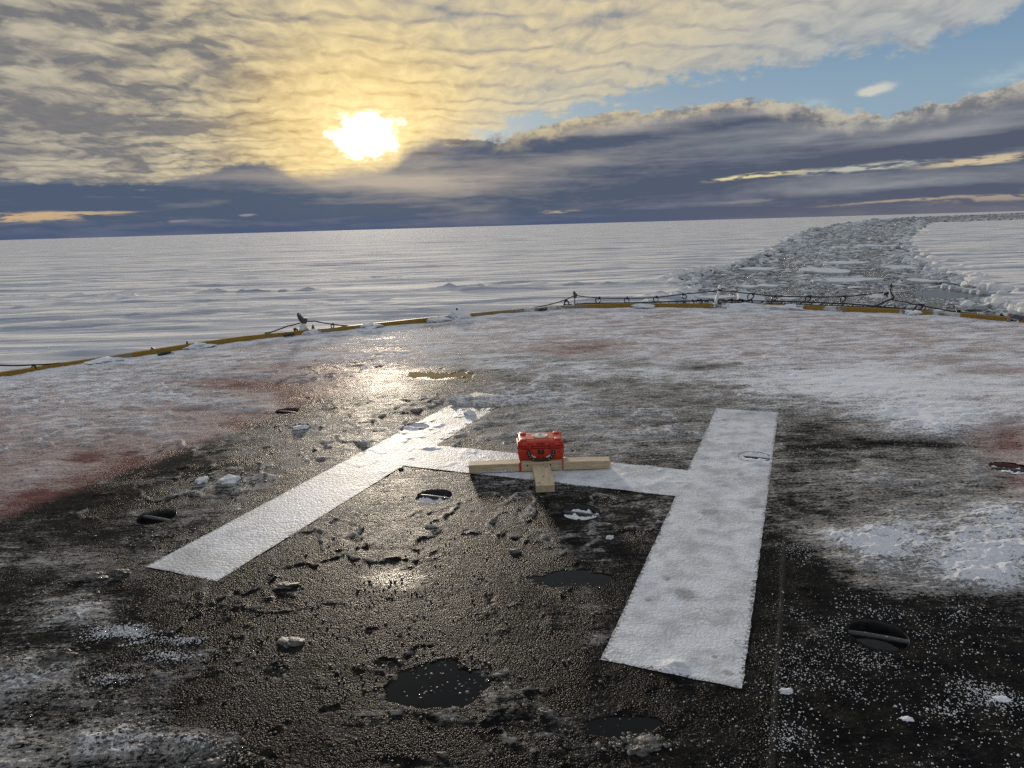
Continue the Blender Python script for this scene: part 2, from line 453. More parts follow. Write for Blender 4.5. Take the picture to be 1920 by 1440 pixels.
# ------------------------------------------------------------------ the helideck: frame, edge, fields
ES = np.array([math.cos(rad(67.8)), math.sin(rad(67.8))]); ET = np.array([ES[1], -ES[0]])
def st_xy(s, t): return ES[0] * s + ET[0] * t, ES[1] * s + ET[1] * t
LEGS = [(2.455, 6.58, -3.115, -2.63), (2.455, 6.58, -0.655, -0.115)]
BAR = (4.285, 4.805, -2.72, -0.55)
PANEL_T, PANEL_H = -1.63, 2.90

ctrl = [(-13.6, -8.5), (-11.6, -3.0), (-9.3, 2.2), (-8.15, 5.4), (-7.3, 7.35), (-6.38, 8.69), (-5.23, 10.13), (-4.36, 11.2), (-3.44, 11.75), (-2.39, 12.4), (-0.96, 13.35), (1.13, 14.36), (2.5, 14.33), (3.53, 14.05), (4.89, 13.6), (5.92, 12.96), (6.87, 12.17), (7.52, 11.38), (8.05, 10.4), (8.5, 8.9), (8.6, 6.8), (8.1, 3.5), (6.6, -1.0), (3.9, -8.5)]
def catmull(pts, n=24):
    pts = [np.array(p, float) for p in pts]; out = []
    for i in range(len(pts) - 1):
        p0 = pts[max(i - 1, 0)]; p1 = pts[i]; p2 = pts[i + 1]; p3 = pts[min(i + 2, len(pts) - 1)]
        for k in range(n):
            u = k / n
            out.append(0.5 * ((2 * p1) + (-p0 + p2) * u + (2 * p0 - 5 * p1 + 4 * p2 - p3) * u ** 2 + (-p0 + 3 * p1 - 3 * p2 + p3) * u ** 3))
    out.append(pts[-1]); return np.array(out)
EDGE = catmull(ctrl)
# smooth the hand-read points a little
for _ in range(30): EDGE[1:-1] = 0.25 * EDGE[:-2] + 0.5 * EDGE[1:-1] + 0.25 * EDGE[2:]
_tan = np.gradient(EDGE, axis=0); _tan /= np.linalg.norm(_tan, axis=1)[:, None]
EDGE_T = _tan; EDGE_N = np.stack([-_tan[:, 1], _tan[:, 0]], 1)     # outward normal (the edge runs left to right)
def polar_of(poly):
    return np.unwrap(np.arctan2(poly[:, 0], poly[:, 1])), np.hypot(poly[:, 0], poly[:, 1])
E_AZ, E_R = polar_of(EDGE)
def edge_r(az): return np.interp(az, E_AZ, E_R)
def edge_at(px, py=600):
    """index along the edge seen under this pixel column"""
    d = ray(px, py); return int(np.argmin(np.abs(E_AZ - math.atan2(d[0], d[1]))))
def wall(px, py, off=0.0):
    """point where the line of sight meets the upright surface standing off metres outside the edge"""
    d = ray(px, py); az = math.atan2(d[0], d[1])
    a, r = polar_of(EDGE + EDGE_N * off)
    rr = float(np.interp(az, a, r)); h = math.hypot(d[0], d[1])
    return Vector((d[0] / h * rr, d[1] / h * rr, EYE + d[2] / h * rr))

def gauss(x, y, px, py, rx, ry):
    c = ground(px, py); a = ground(px + rx, py) - c; b = (ground(px, py + ry) - ground(px, py - ry)) / 2
    det = a[0] * b[1] - a[1] * b[0]
    dx = x - c[0]; dy = y - c[1]
    u = (dx * b[1] - dy * b[0]) / det; v = (a[0] * dy - a[1] * dx) / det
    return np.exp(-(u * u + v * v) * 1.3)

SNOW_BLOBS = [
    (1100, 770, 230, 55, .22), (1150, 830, 150, 28, .12), (960, 745, 160, 22, .25),
    (1660, 735, 320, 42, .42), (1725, 795, 140, 27, .62), (1680, 833, 190, 11, -.36), (1560, 800, 120, 30, -.15), (1620, 900, 260, 30, .28), (1500, 920, 90, 60, -.1), (1740, 960, 240, 36, .34),
    (1570, 1005, 90, 26, .45), (1790, 1000, 170, 24, .35), (1700, 772, 210, 16, .28), (1650, 1032, 115, 42, .95), (1860, 1050, 130, 52, 1.05), (1760, 1088, 240, 26, .35), (1880, 970, 90, 30, .3), (1600, 715, 120, 20, .35),
    (1640, 1290, 420, 130, -.4), (1500, 1070, 90, 50, -.35),
    (60, 1265, 120, 60, .66), (150, 1140, 95, 35, .46), (225, 1385, 140, 55, .55), (380, 1400, 80, 34, .55), (20, 1400, 90, 60, .5), (110, 1050, 130, 40, .22), (175, 1080, 40, 14, .3),
    (430, 895, 120, 22, .30), (570, 800, 50, 13, .28), (440, 970, 200, 40, .18), (250, 1030, 150, 40, .14), (340, 925, 210, 50, .20), (560, 860, 150, 60, .10), (1000, 800, 260, 40, .08),
    (455, 722, 130, 16, -.62), (330, 770, 90, 12, -.3), (240, 850, 70, 30, -.30), (110, 935, 230, 28, -.34), (330, 885, 190, 20, -.36), (160, 855, 40, 15, -.4), (430, 790, 120, 18, -.35), (560, 745, 90, 20, -.5), (620, 690, 150, 15, -.5),
    (1080, 653, 110, 15, -.40), (700, 655, 110, 10, -.25), (1340, 690, 80, 8, -.3), (1250, 735, 220, 22, -.15), (1480, 700, 260, 16, .12),
    (1890, 815, 45, 30, -.42), (1900, 905, 50, 30, -.30), (1880, 700, 80, 10, -.3),
    (900, 748, 60, 12, .25), (820, 745, 70, 12, .15), (700, 730, 160, 45, -.5), (830, 702, 90, 14, -.5), (780, 800, 60, 8, .25),
    (640, 1180, 500, 120, -.15), (1100, 1000, 90, 14, .12), (810, 950, 60, 16, .15),
]
PUDDLES = [(812, 1300, 125, 52), (1168, 1356, 88, 24), (1095, 1087, 85, 14), (820, 703, 80, 6)]
PUDDLE_Z = -0.0035
FILM = [(740, 1085, 90, 34, .62), (790, 1000, 120, 40, .30), (740, 775, 130, 50, .12), (820, 708, 70, 7, .5), (640, 830, 130, 40, .25), (520, 1020, 160, 40, .2), (900, 1290, 140, 70, .3), (730, 697, 120, 5, .35)]
POTS = [(2.98, -3.62), (3.83, -2.13), (3.86, -1.15), (5.22, -3.05), (5.37, -4.56), (5.24, -0.24), (3.01, 0.383), (5.48, 1.38)]
POT_R = 0.115

def h_inside(s, t):
    """distance inside the letter (metres, positive inside)"""
    d = np.full_like(s, -9.0)
    for a, b, c, e in LEGS + [BAR]:
        d = np.maximum(d, np.minimum(np.minimum(s - a, b - s), np.minimum(t - c, e - t)))
    return d

def deck_fields(x, y, sp):
    """height, snow amount, wetness of the deck"""
    s = x * ES[0] + y * ES[1]; t = x * ET[0] + y * ET[1]
    az = np.arctan2(x, y); r = np.hypot(x, y); de = edge_r(az) - r
    out_l = sst(-(t - PANEL_T) - PANEL_H, -0.15, 0.5); out_r = sst((t - PANEL_T) - PANEL_H, -0.9, 0.8)
    far = sst(s, 6.3, 8.2)
    S_ = 0.10 + 0.06 * sst(t, 0.2, -0.4) + 0.30 * sst(s, 3.0, 5.6) + 0.42 * out_l + 0.34 * out_r
    S_ = S_ + (0.86 - S_) * far
    S_ = np.maximum(S_, sst(de, 1.6, 0.2) * 1.05)
    for b in SNOW_BLOBS: S_ = S_ + gauss(x, y, *b[:4]) * b[4]
    wx, wy = x * 0.995 + y * 0.09, y * 0.995 - x * 0.09           # the wind's direction, across the deck
    warp = fbm(x, y, 1.1, 2, 0.5, 41)
    streak = fbm(wx / 4.2 + warp * 0.10, wy + warp * 0.16, 0.20, 4, 0.62, 5, sp)
    mid = fbm(x, y, 0.30, 4, 0.6, 9, sp)
    S_ = S_ + streak * (0.13 + 0.10 * far) + mid * 0.12 + fbm(wx / 1.6, wy, 0.09, 3, 0.6, 11, sp) * 0.12
    rdg = 1 - np.abs(fbm(x, y, 0.50, 4, 0.55, 15, sp)) * 1.6
    slush = sst(rdg, 0.72, 1.0) * (1 - sst(t, -0.2, 0.3)) * sst(fbm(x, y, 1.3, 2, 0.5, 17), -0.25, 0.35)
    S_ = S_ + slush * (0.22 + 0.30 * fbm(x, y, 0.10, 3, 0.6, 19, sp))
    q = sst(S_, 0.25, 1.0)
    # relief
    peb = fbm(x, y, 0.015, 2, 0.55, 21, sp)
    lump = fbm(x, y, 0.11, 3, 0.55, 25, sp)
    clump = sst(fbm(x, y, 0.55, 2, 0.5, 29), -0.1, 0.5)
    dark = 1 - q
    right_clean = sst(t, -0.1, 0.4) * sst(s, 4.3, 3.6)
    z = 0.0012 * peb * (0.4 + 0.6 * dark) + (0.0045 * np.maximum(lump - 0.12, 0) * (0.25 + clump)) * (1 - 0.75 * right_clean) * (0.4 + 0.6 * dark)
    z = z + fbm(x, y, 0.9, 2, 0.5, 33) * 0.003 + slush * (0.003 + 0.005 * np.abs(lump)) * (0.5 + 0.5 * dark)
    drift = fbm(wx / 3.0, wy, 0.17, 4, 0.6, 51, sp)
    chunk = np.abs(fbm(wx / 1.7, wy, 0.13, 3, 0.6, 55, sp))
    z = z + q * (0.008 + 0.008 * drift + 0.012 * (0.5 - chunk) * sst(q, 0.3, 0.9)) * (1 - 0.40 * far)
    crust = np.abs(fbm(x, y, 0.075, 3, 0.6, 57, sp))
    z = z + sst(S_, 0.45, 1.1) * (1 - far) * (0.010 + 0.022 * (0.45 - crust) + 0.008 * lump + 0.008 * fbm(x, y, 0.035, 2, 0.6, 59, sp))
    z = z + sst(de, 0.60, 0.02) * (0.010 + 0.022 * fbm(x, y, 1.4, 3, 0.5, 61))
    # puddle hollows
    pd = np.zeros_like(x)
    for (px, py, rx, ry) in PUDDLES:
        g_ = gauss(x, y, px, py, rx, ry) + 0.42 * fbm(x, y, 0.26, 4, 0.6, 71)
        pd = np.maximum(pd, sst(g_, 0.30, 0.62))
    z = z * (1 - 0.82 * pd) - 0.012 * pd
    z = z + pd * 0.030 * np.maximum(fbm(x, y, 0.05, 2, 0.5, 75, sp) - 0.62, 0)
    # the seam running along the deck
    sm = np.exp(-((t - 0.0 + 0.004 * perlin(s * 3, t * 0)) / 0.012) ** 2)
    z = z + 0.002 * sm * (1 - q)
    # the letter lies on a smooth patch
    ins = h_inside(s, t)
    bury = sst(gauss(x, y, 905, 754, 80, 17) * (1 + 0.8 * fbm(wx / 2.2, wy, 0.16, 3, 0.6, 95)), 0.40, 0.65)
    flat = sst(ins, -0.004, 0.010) * (1 - bury)
    near = sst(ins, -0.05, 0.0)
    z = np.where(ins < 0, z - near * np.maximum(z - 0.001, 0) * 0.8, z)
    z = z * (1 - flat) - 0.0018 * flat
    z = z + bury * 0.003
    S_ = np.maximum(S_, bury * 0.75)
    wet = pd
    return z, S_, wet

# ---- deck mesh: rings round the eye, fine where the picture looks
def radii():
    out = [0.02, 0.3, 0.6, 0.9, 1.2, 1.4, 1.55]
    while out[-1] < 15.6:
        r = out[-1]; out.append(r + min(max(r * r / 1207.0, 0.0032), 0.030))
    return np.array(out)
def azimuths():
    f = np.arange(-47.0, 47.01, 0.108)
    return np.radians(np.concatenate([np.arange(-180, -47, 3.5), f, np.arange(49.0, 180.1, 3.4445), [180.0]]))
def snap_pots(V, F, pots, rr):
    C = V[F].mean(1); keep = np.ones(len(F), bool)
    for (ps, pt) in pots:
        cx, cy = st_xy(ps, pt)
        keep &= np.hypot(C[:, 0] - cx, C[:, 1] - cy) > rr
    F = F[keep]; used = np.zeros(len(V), bool); used[F.ravel()] = True
    for (ps, pt) in pots:
        cx, cy = st_xy(ps, pt)
        dx = V[:, 0] - cx; dy = V[:, 1] - cy; d = np.hypot(dx, dy)
        near = used & (d < rr * 1.02)
        V[near, 0] = cx + dx[near] / np.maximum(d[near], 1e-6) * rr; V[near, 1] = cy + dy[near] / np.maximum(d[near], 1e-6) * rr
    return V, F

def mat_deck():
    mt, t, b = material('deck_paint')
    P = t.pos()
    sx, sy, sz = t.sep(P)
    flat = t.xyz(sx, sy, 0.0)
    tt = t.vmath('DOT_PRODUCT', flat, (ET[0], ET[1], 0), out=1); ss = t.vmath('DOT_PRODUCT', flat, (ES[0], ES[1], 0), out=1)
    snow = t.attr('snow'); wet = t.attr('wet')
    n_mid = t.noise(flat, 9.0, 4, 0.6)
    n_fine = t.noise(flat, 55.0, 4, 0.65)
    n_wind = t.noise(t.mapping(flat, rot=(0, 0, rad(-5)), sc=(5.0, 26.0, 1)), 1.0, 5, 0.65)
    edge_n = (n_mid - 0.5) * 0.22 + (n_fine - 0.5) * 0.10
    red = t.smooth(t.math('ABSOLUTE', tt - PANEL_T) + edge_n * 0.6, PANEL_H - 0.10, PANEL_H + 0.16).max(t.smooth(ss + edge_n, 8.75, 8.85))
    dk = t.mix(t.smooth(n_mid, 0.35, 0.7), (0.007, 0.007, 0.0075), (0.019, 0.0175, 0.015))
    rd = t.mix(n_mid, (0.10, 0.042, 0.038), (0.18, 0.082, 0.072))
    base = t.mix(red, dk, rd)
    seam = t.smooth(t.math('ABSOLUTE', tt + (n_mid - 0.5) * 0.02), 0.016, 0.006)
    base = t.mix(seam * 0.35, base, (0.04, 0.039, 0.037))
    n_grit = t.noise(flat, 190.0, 2, 0.6)
    n_grit2 = t.noise(t.mapping(flat, rot=(0, 0, rad(-5)), sc=(44.0, 70.0, 1)), 1.0, 2, 0.6)
    n_crust = t.noise(t.mapping(flat, rot=(0, 0, rad(-5)), sc=(9.0, 36.0, 1)), 1.0, 6, 0.78, 0.3)
    sv = snow + (n_crust - 0.5) * 2.5 + (n_fine - 0.5) * 1.2 + (n_wind - 0.5) * 1.3 + (n_mid - 0.5) * 0.4 + (n_grit - 0.5) * 1.0 + (n_grit2 - 0.5) * 1.9
    frost = t.smooth(sv, 0.12, 0.58)
    full = t.smooth(sv, 0.62, 0.90)
    dirt = t.mix(n_mid, (0.47, 0.44, 0.425), (0.68, 0.675, 0.68))
    whit = t.mix(t.smooth(snow, 0.5, 1.1), dirt, (0.80, 0.82, 0.86))
    film = t.mix(red, (0.38, 0.365, 0.34), (0.50, 0.41, 0.385))
    c = t.mix(frost * (t.mixf(t.smooth(snow, 0.10, 0.60), 0.05, 0.80) + red * 0.26), base, film)
    c = t.mix(full, c, whit)
    gcol = t.voro(flat, 150.0, 'F1', 'Color'); gd = t.voro(flat, 150.0, 'F1')
    gr = t.sep(gcol)[0]; gg = t.sep(gcol)[1]
    dens = t.smooth(snow + (n_mid - 0.5) * 1.2 + (n_fine - 0.5) * 0.8 + (t.noise(flat, 2.6, 3, 0.6) - 0.5) * 0.9, -0.05, 0.75)
    grain = t.math('GREATER_THAN', gr, 0.985 - dens * 0.30) * t.smooth(gd, gg * 0.25 + 0.22, gg * 0.20 + 0.08)
    c = t.mix(grain * 0.6, c, (0.34, 0.335, 0.325))
    seam2 = seam * t.smooth(sv, 1.0, 0.6)
    c = t.mix(seam2 * 0.35, c, (0.06, 0.055, 0.05))
    t.put(b.inputs['Base Color'], c)
    t.put(b.inputs['Roughness'], t.mixf(full, t.mixf(n_mid, 0.20, 0.40) + frost * 0.20, 0.85))
    far_w = t.smooth(ss, 3.6, 6.0)
    film_w = t.smooth(t.attr('film') + (n_crust - 0.5) * 1.4 + (n_mid - 0.5) * 0.5, 0.30, 0.65) * t.smooth(full, 1.0, 0.0)
    t.put(b.inputs['Specular IOR Level'], t.mixf(full, 0.0085, 0.008) * t.mixf(far_w, 1.0, 0.18) + film_w * 0.055)
    cell = t.voro(flat, 135.0, 'F1')
    cell2 = t.voro(flat, 62.0, 'F1')
    h = (1.0 - cell) * t.mixf(full, 0.75, 0.15) + (1.0 - cell2) * t.mixf(n_mid, 0.0, 0.5) * t.mixf(full, 1.0, 0.4) + n_fine * t.mixf(full, 0.35, 1.3) + n_wind * full * 1.2
    patch = t.smooth(t.noise(flat, 1.9, 4, 0.62, 0.6), 0.36, 0.62)
    h = (h * t.mixf(patch, 0.35, 1.25) + (n_crust - 0.5) * t.mixf(full, 0.5, 2.2)) * t.mixf(wet, 1.0, 0.10)
    t.put(b.inputs['Normal'], t.bump(h, 0.0060, 1.0))
    return mt

def build_deck():
    r = radii(); a = azimuths()
    A_, R_ = np.meshgrid(a, r)
    lim = edge_r(np.clip(A_, E_AZ[0], E_AZ[-1]))
    lim = np.where((A_ < E_AZ[0]) | (A_ > E_AZ[-1]), np.minimum(9.0 / np.maximum(-np.cos(A_), 0.35), lim), lim) + 0.03
    beyond = R_ > lim
    Rc = np.minimum(R_, lim)
    x = Rc * np.sin(A_); y = Rc * np.cos(A_)
    sp = np.maximum(np.minimum(np.maximum(Rc * Rc / 1207, 0.0032), 0.03), Rc * rad(0.108))
    xs, ys = x.ravel(), y.ravel()
    z, S_, W_ = deck_fields(xs, ys, sp.ravel())
    film = np.zeros_like(xs)
    for (px, py, rx, ry, k_) in FILM: film = film + gauss(xs, ys, px, py, rx, ry) * k_
    coarse = (np.abs(A_) > rad(50)) | (R_ < 1.3)
    z = np.where(coarse.ravel(), np.clip(z, -0.006, 0.01), z)
    V = np.stack([xs, ys, z], 1)
    F = grid_faces(*A_.shape)
    bz = beyond.ravel()
    F = F[~(bz[F].all(1))]
    V, F = snap_pots(V, F, POTS, POT_R)
    o = mesh_np('deck', V, F, mat_deck(), {'snow': S_, 'wet': W_, 'film': film})
    tag(o, 'icy dark and red painted steel flight deck streaked with snow', 'deck', kind='structure')
    return o

def deck_z(x, y, sp=0.006):
    z, S_, _ = deck_fields(np.array([float(x)]), np.array([float(y)]), np.array([sp]))
    return float(z[0])

def mat_letter():
    mt, t, b = material('white_marking_paint')
    P = t.pos(); sx, sy, sz = t.sep(P); flat = t.xyz(sx, sy, 0.0)
    n1 = t.noise(flat, 7.0, 4, 0.6); n2 = t.noise(flat, 48.0, 4, 0.65); n3 = t.noise(flat, 2.4, 3, 0.5)
    ice = t.voro(flat, 70.0, 'F1')
    c = t.mix(t.smooth(n1, 0.30, 0.62), (0.44, 0.455, 0.475), (0.72, 0.745, 0.785))
    c = t.mix(t.smooth(n3 + (n2 - 0.5) * 0.6 + (n1 - 0.5) * 0.4, 0.52, 0.68) * 0.5, c, (0.30, 0.295, 0.285))
    gr = t.noise(flat, 130.0, 3, 0.65)
    c = t.mix(t.smooth(gr + (n1 - 0.5) * 0.5, 0.60, 0.72) * 0.45, c, (0.16, 0.155, 0.15))
    # worn spots and boot marks
    def spot(px, py, rx, ry):
        g = ground(px, py); ex = ground(px + rx, py); ey = ground(px, py - ry)
        return t.blob(flat, (g[0], g[1]), (abs(ex[0] - g[0]), abs(ey[1] - g[1])))
    w = None
    for sp_ in [(1285, 1115, 50, 30), (905, 760, 90, 20), (830, 790, 60, 14), (760, 830, 70, 12), (1010, 900, 60, 10), (1365, 1262, 26, 14), (1250, 1085, 16, 12), (1215, 1125, 14, 10), (1400, 860, 40, 14), (1340, 1232, 14, 8), (1330, 960, 50, 14), (1420, 950, 40, 10), (560, 1000, 60, 16)]:
        q = spot(*sp_); w = q if w is None else w.max(q)
    c = t.mix(t.smooth(w + (n2 - 0.5) * 0.7, 0.20, 0.55) * 0.6, c, (0.20, 0.20, 0.20))
    ss = t.vmath('DOT_PRODUCT', flat, (ES[0], ES[1], 0), out=1); tt = t.vmath('DOT_PRODUCT', flat, (ET[0], ET[1], 0), out=1)
    ed = t.attr('edge')
    chip = t.smooth(t.smooth(ed, 0.060, 0.0) + (n2 - 0.5) * 1.5 + (gr - 0.5) * 1.2 + (n1 - 0.5) * 0.9, 0.88, 1.12)
    c = t.mix(chip * 0.8, c, (0.035, 0.034, 0.032))
    fade = t.smooth(ss + (n1 - 0.5) * 1.6 + (n2 - 0.5) * 1.2, 5.3, 6.5) * t.math('LESS_THAN', tt, -2.0)
    c = t.mix(fade * 0.85, c, (0.10, 0.096, 0.088))
    t.put(b.inputs['Base Color'], c)
    t.put(b.inputs['Roughness'], t.mixf(n1, 0.40, 0.60)); b.inputs['Specular IOR Level'].default_value = 0.10
    wv = t.noise(t.mapping(flat, rot=(0, 0, rad(-5)), sc=(14.0, 60.0, 1)), 1.0, 4, 0.6)
    t.put(b.inputs['Normal'], t.bump((1.0 - ice) * 0.55 + n2 * 0.7 + gr * 0.5 + wv * 0.25, 0.0052, 0.9))
    return mt

def build_letter():
    V = []; F = []; EDG = []; off = 0
    step = 0.011
    def patch(a, b_, c, e):
        nonlocal off
        s = np.linspace(a, b_, int((b_ - a) / step) + 2); t = np.linspace(c, e, int((e - c) / step) + 2)
        T_, S2 = np.meshgrid(t, s)
        x, y = st_xy(S2.ravel(), T_.ravel())
        sp = np.full_like(x, step)
        peb = fbm(x, y, 0.03, 2, 0.5, 81, sp) * 0.0011
        lump = np.maximum(fbm(x, y, 0.17, 3, 0.5, 85, sp) - 0.25, 0) * 0.010
        z = 0.0012 + peb * 0.7 + lump * sst(S2.ravel(), 3.4, 5.0) + 0.25 * np.maximum(lump - 0.002, 0)
        d_in = np.minimum(np.minimum(S2.ravel() - a, b_ - S2.ravel()), np.minimum(T_.ravel() - c, e - T_.ravel()))
        EDG.append(h_inside(S2.ravel(), T_.ravel()))
        wob = 0.004 * fbm(x, y, 0.09, 3, 0.6, 97)
        x = x + np.where(d_in < 1e-4, wob, 0); y = y + np.where(d_in < 1e-4, wob * 0.6, 0)
        z = z + gauss(x, y, 1265, 1250, 22, 10) * 0.02
        V.append(np.stack([x, y, z], 1)); F.append(grid_faces(len(s), len(t)) + off); off += len(x)
    for L in LEGS: patch(*L)
    patch(BAR[0], BAR[1], LEGS[0][3], LEGS[1][2])
    V = np.concatenate(V); F = np.concatenate(F)
    V, F = snap_pots(V, F, [POTS[3], POTS[5]], POT_R)
    o = mesh_np('helipad_marking', V, F, mat_letter(), {'edge': np.concatenate(EDG)})
    tag(o, 'big white painted letter H marking the centre of the icy deck', 'helipad marking')
    return o

# ------------------------------------------------------------------ tie-down pots
def build_pots():
    steel = simple('pot_steel', (0.014, 0.014, 0.015), 0.35, 0.0, 0.4, 40, spec=0.5)
    redst = simple('pot_steel_red', (0.09, 0.02, 0.018), 0.4, 0.0, 0.4, 40)
    barm = simple('pot_bar_steel', (0.05, 0.05, 0.052), 0.4, 0.2, 0.4, 60, frost=0.02)
    wat = puddle_mat
    snow = MS['snow']
    info = [('dark open tie-down pot left of the left H leg', 0.0, steel), ('half snow-filled tie-down pot left of the timber stub', 0.42, steel), ('snow-filled tie-down pot right of the timber stub', 0.58, steel),
            ('snow-choked tie-down pot in the left H leg', 0.80, steel), ('small dark tie-down pot in the red paint near the far left', 0.0, redst), ('iced-over tie-down pot in the right H leg', 0.82, steel),
            ('largest open tie-down pot, on bare black deck right of the H', 0.0, steel), ('tie-down pot half hidden by snow in red paint at far right', 0.5, redst)]
    for i, ((s, t), (lab, fill, mt)) in enumerate(zip(POTS, info)):
        x, y = st_xy(s, t)
        e = empty('tie_down_pot', (x, y, 0.0), (0, 0, math.atan2(ET[1], ET[0])))
        tag(e, lab, 'tie-down pot', 'round tie-down pots sunk in the deck')
        bm = bmesh.new()
        mklathe(bm, [(POT_R + 0.012, -0.012), (POT_R + 0.004, -0.004), (POT_R - 0.001, -0.001), (POT_R - 0.003, -0.005), (POT_R - 0.006, -0.055), (POT_R - 0.03, -0.068), (0.0005, -0.070)], 56)
        obj('cup', bm, MS['snow'] if i in (3, 5) else mt, e, True)
        bm = bmesh.new()
        mktube(bm, [(-POT_R + 0.004, 0, -0.016), (-0.05, 0, -0.013), (0.05, 0, -0.013), (POT_R - 0.004, 0, -0.016)], 0.012, 10)
        obj('cross_bar', bm, barm, e, True)
        if fill == 0.0:
            bm = bmesh.new(); mklathe(bm, [(POT_R - 0.0075, -0.046), (0.0005, -0.046)], 40); obj('water', bm, wat, e, True)
        else:
            n = 26; vs = []; fs = []
            ph = R.uniform(0, 6)
            for a in range(n + 1):
                rr = (POT_R - 0.007) * a / n
                for k in range(56):
                    an = 2 * math.pi * k / 56
                    vs.append((rr * math.cos(an), rr * math.sin(an)))
            vs = np.array(vs)
            hh = fbm(vs[:, 0] + i * 3.1, vs[:, 1] + ph, 0.08, 4, 0.6, 91) * 1.5
            z = -0.058 + 0.062 * fill + hh * 0.030 * (1.15 - fill) + (vs[:, 1] < 0) * 0.0 - vs[:, 1] * 0.16 * (1.1 - fill)
            z = np.minimum(z, 0.002 + 0.003 * hh)
            F = []
            for a in range(n):
                for k in range(56): F.append((a * 56 + k, a * 56 + (k + 1) % 56, (a + 1) * 56 + (k + 1) % 56, (a + 1) * 56 + k))
            o = mesh_np('snow_fill', np.column_stack([vs, z]), np.array(F), snow)
            o.parent = e

# ------------------------------------------------------------------ puddles
def mat_water(name, col=(0.006, 0.006, 0.0055), rough=0.03, bumps=0.0008, sc=14.0):
    mt, t, b = material(name)
    p = t.pos()
    t.put(b.inputs['Base Color'], t.mix(t.noise(p, 2.0, 3, 0.5), col, tuple(c * 1.6 for c in col)))
    b.inputs['Roughness'].default_value = rough; b.inputs['IOR'].default_value = 1.33; b.inputs['Specular IOR Level'].default_value = 0.22
    t.put(b.inputs['Normal'], t.bump(t.noise(p, sc, 3, 0.5), bumps, 1.0))
    return mt
puddle_mat = mat_water('puddle_water')

def build_puddles():
    labs = ['largest dark meltwater puddle left of the right H leg end', 'narrow dark puddle at the front below the right H leg', 'thin grey puddle between the H legs beside the right leg', 'far bright puddle beyond the top of the left H leg']
    for (px, py, rx, ry), lab in zip(PUDDLES, labs):
        c = ground(px, py); a = ground(px + rx, py) - c; b = (ground(px, py - ry) - ground(px, py + ry)) / 2
        bm = bmesh.new(); vs = []
        for k in range(40):
            an = 2 * math.pi * k / 40; q = 1.35
            vs.append(bm.verts.new((c[0] + (a[0] * math.cos(an) + b[0] * math.sin(an)) * q, c[1] + (a[1] * math.cos(an) + b[1] * math.sin(an)) * q, PUDDLE_Z)))
        bm.faces.new(vs)
        o = obj('puddle', bm, puddle_mat)
        tag(o, lab, 'puddle', kind='structure')

# ------------------------------------------------------------------ crumbs, pellets and lumps of snow
def chunk_bases(n, seed, sub=1, flat=1.0, jag=0.35):
    """a few irregular lumps as (verts, tris)"""
    rr = random.Random(seed); out = []
    for _ in range(n):
        bm = bmesh.new(); bmesh.ops.create_icosphere(bm, subdivisions=sub, radius=1.0)
        for v in bm.verts:
            v.co *= 1 + rr.uniform(-jag, jag); v.co.z *= flat
        bm.verts.ensure_lookup_table()
        out.append((np.array([v.co[:] for v in bm.verts]), np.array([[v.index for v in f.verts] for f in bm.faces]))); bm.free()
    return out

def scatter(name, pts, sizes, bases, mat, sq=(0.6, 1.0), smooth=False, tilt=0.0):
    V = []; F = []; off = 0
    for (p, s) in zip(pts, sizes):
        bv, bf = bases[R.randrange(len(bases))]
        a = R.uniform(0, 6.283); ca, sa = math.cos(a), math.sin(a)
        sc = np.array([s * R.uniform(0.75, 1.3), s * R.uniform(0.75, 1.3), s * R.uniform(*sq)])
        v = bv * sc
        if tilt:
            b_ = R.uniform(-tilt, tilt); cb, sb = math.cos(b_), math.sin(b_)
            v = np.stack([v[:, 0], v[:, 1] * cb - v[:, 2] * sb, v[:, 1] * sb + v[:, 2] * cb], 1)
        v = np.stack([v[:, 0] * ca - v[:, 1] * sa, v[:, 0] * sa + v[:, 1] * ca, v[:, 2]], 1) + np.array(p)
        V.append(v); F.append(bf + off); off += len(v)
    return mesh_np(name, np.concatenate(V), np.concatenate(F), mat, smooth=smooth)

def px_points(n, px, py, rx, ry, clump=0.0, seed=0, box=False):
    """ground points spread over the patch of deck seen round a pixel"""
    rr = np.random.default_rng(seed); out = []
    c = ground(px, py); a = ground(px + rx, py) - c; b = (ground(px, py - ry) - ground(px, py + ry)) / 2
    while len(out) < n:
        u, v = (rr.uniform(-1, 1, 2) if box else rr.normal(0, 0.5, 2))
        p = c + a * u + b * v
        if clump and perlin(np.array([p[0] / 0.22]), np.array([p[1] / 0.16]), seed)[0] < rr.uniform(-0.5, clump): continue
        out.append(p)
    return np.array(out)

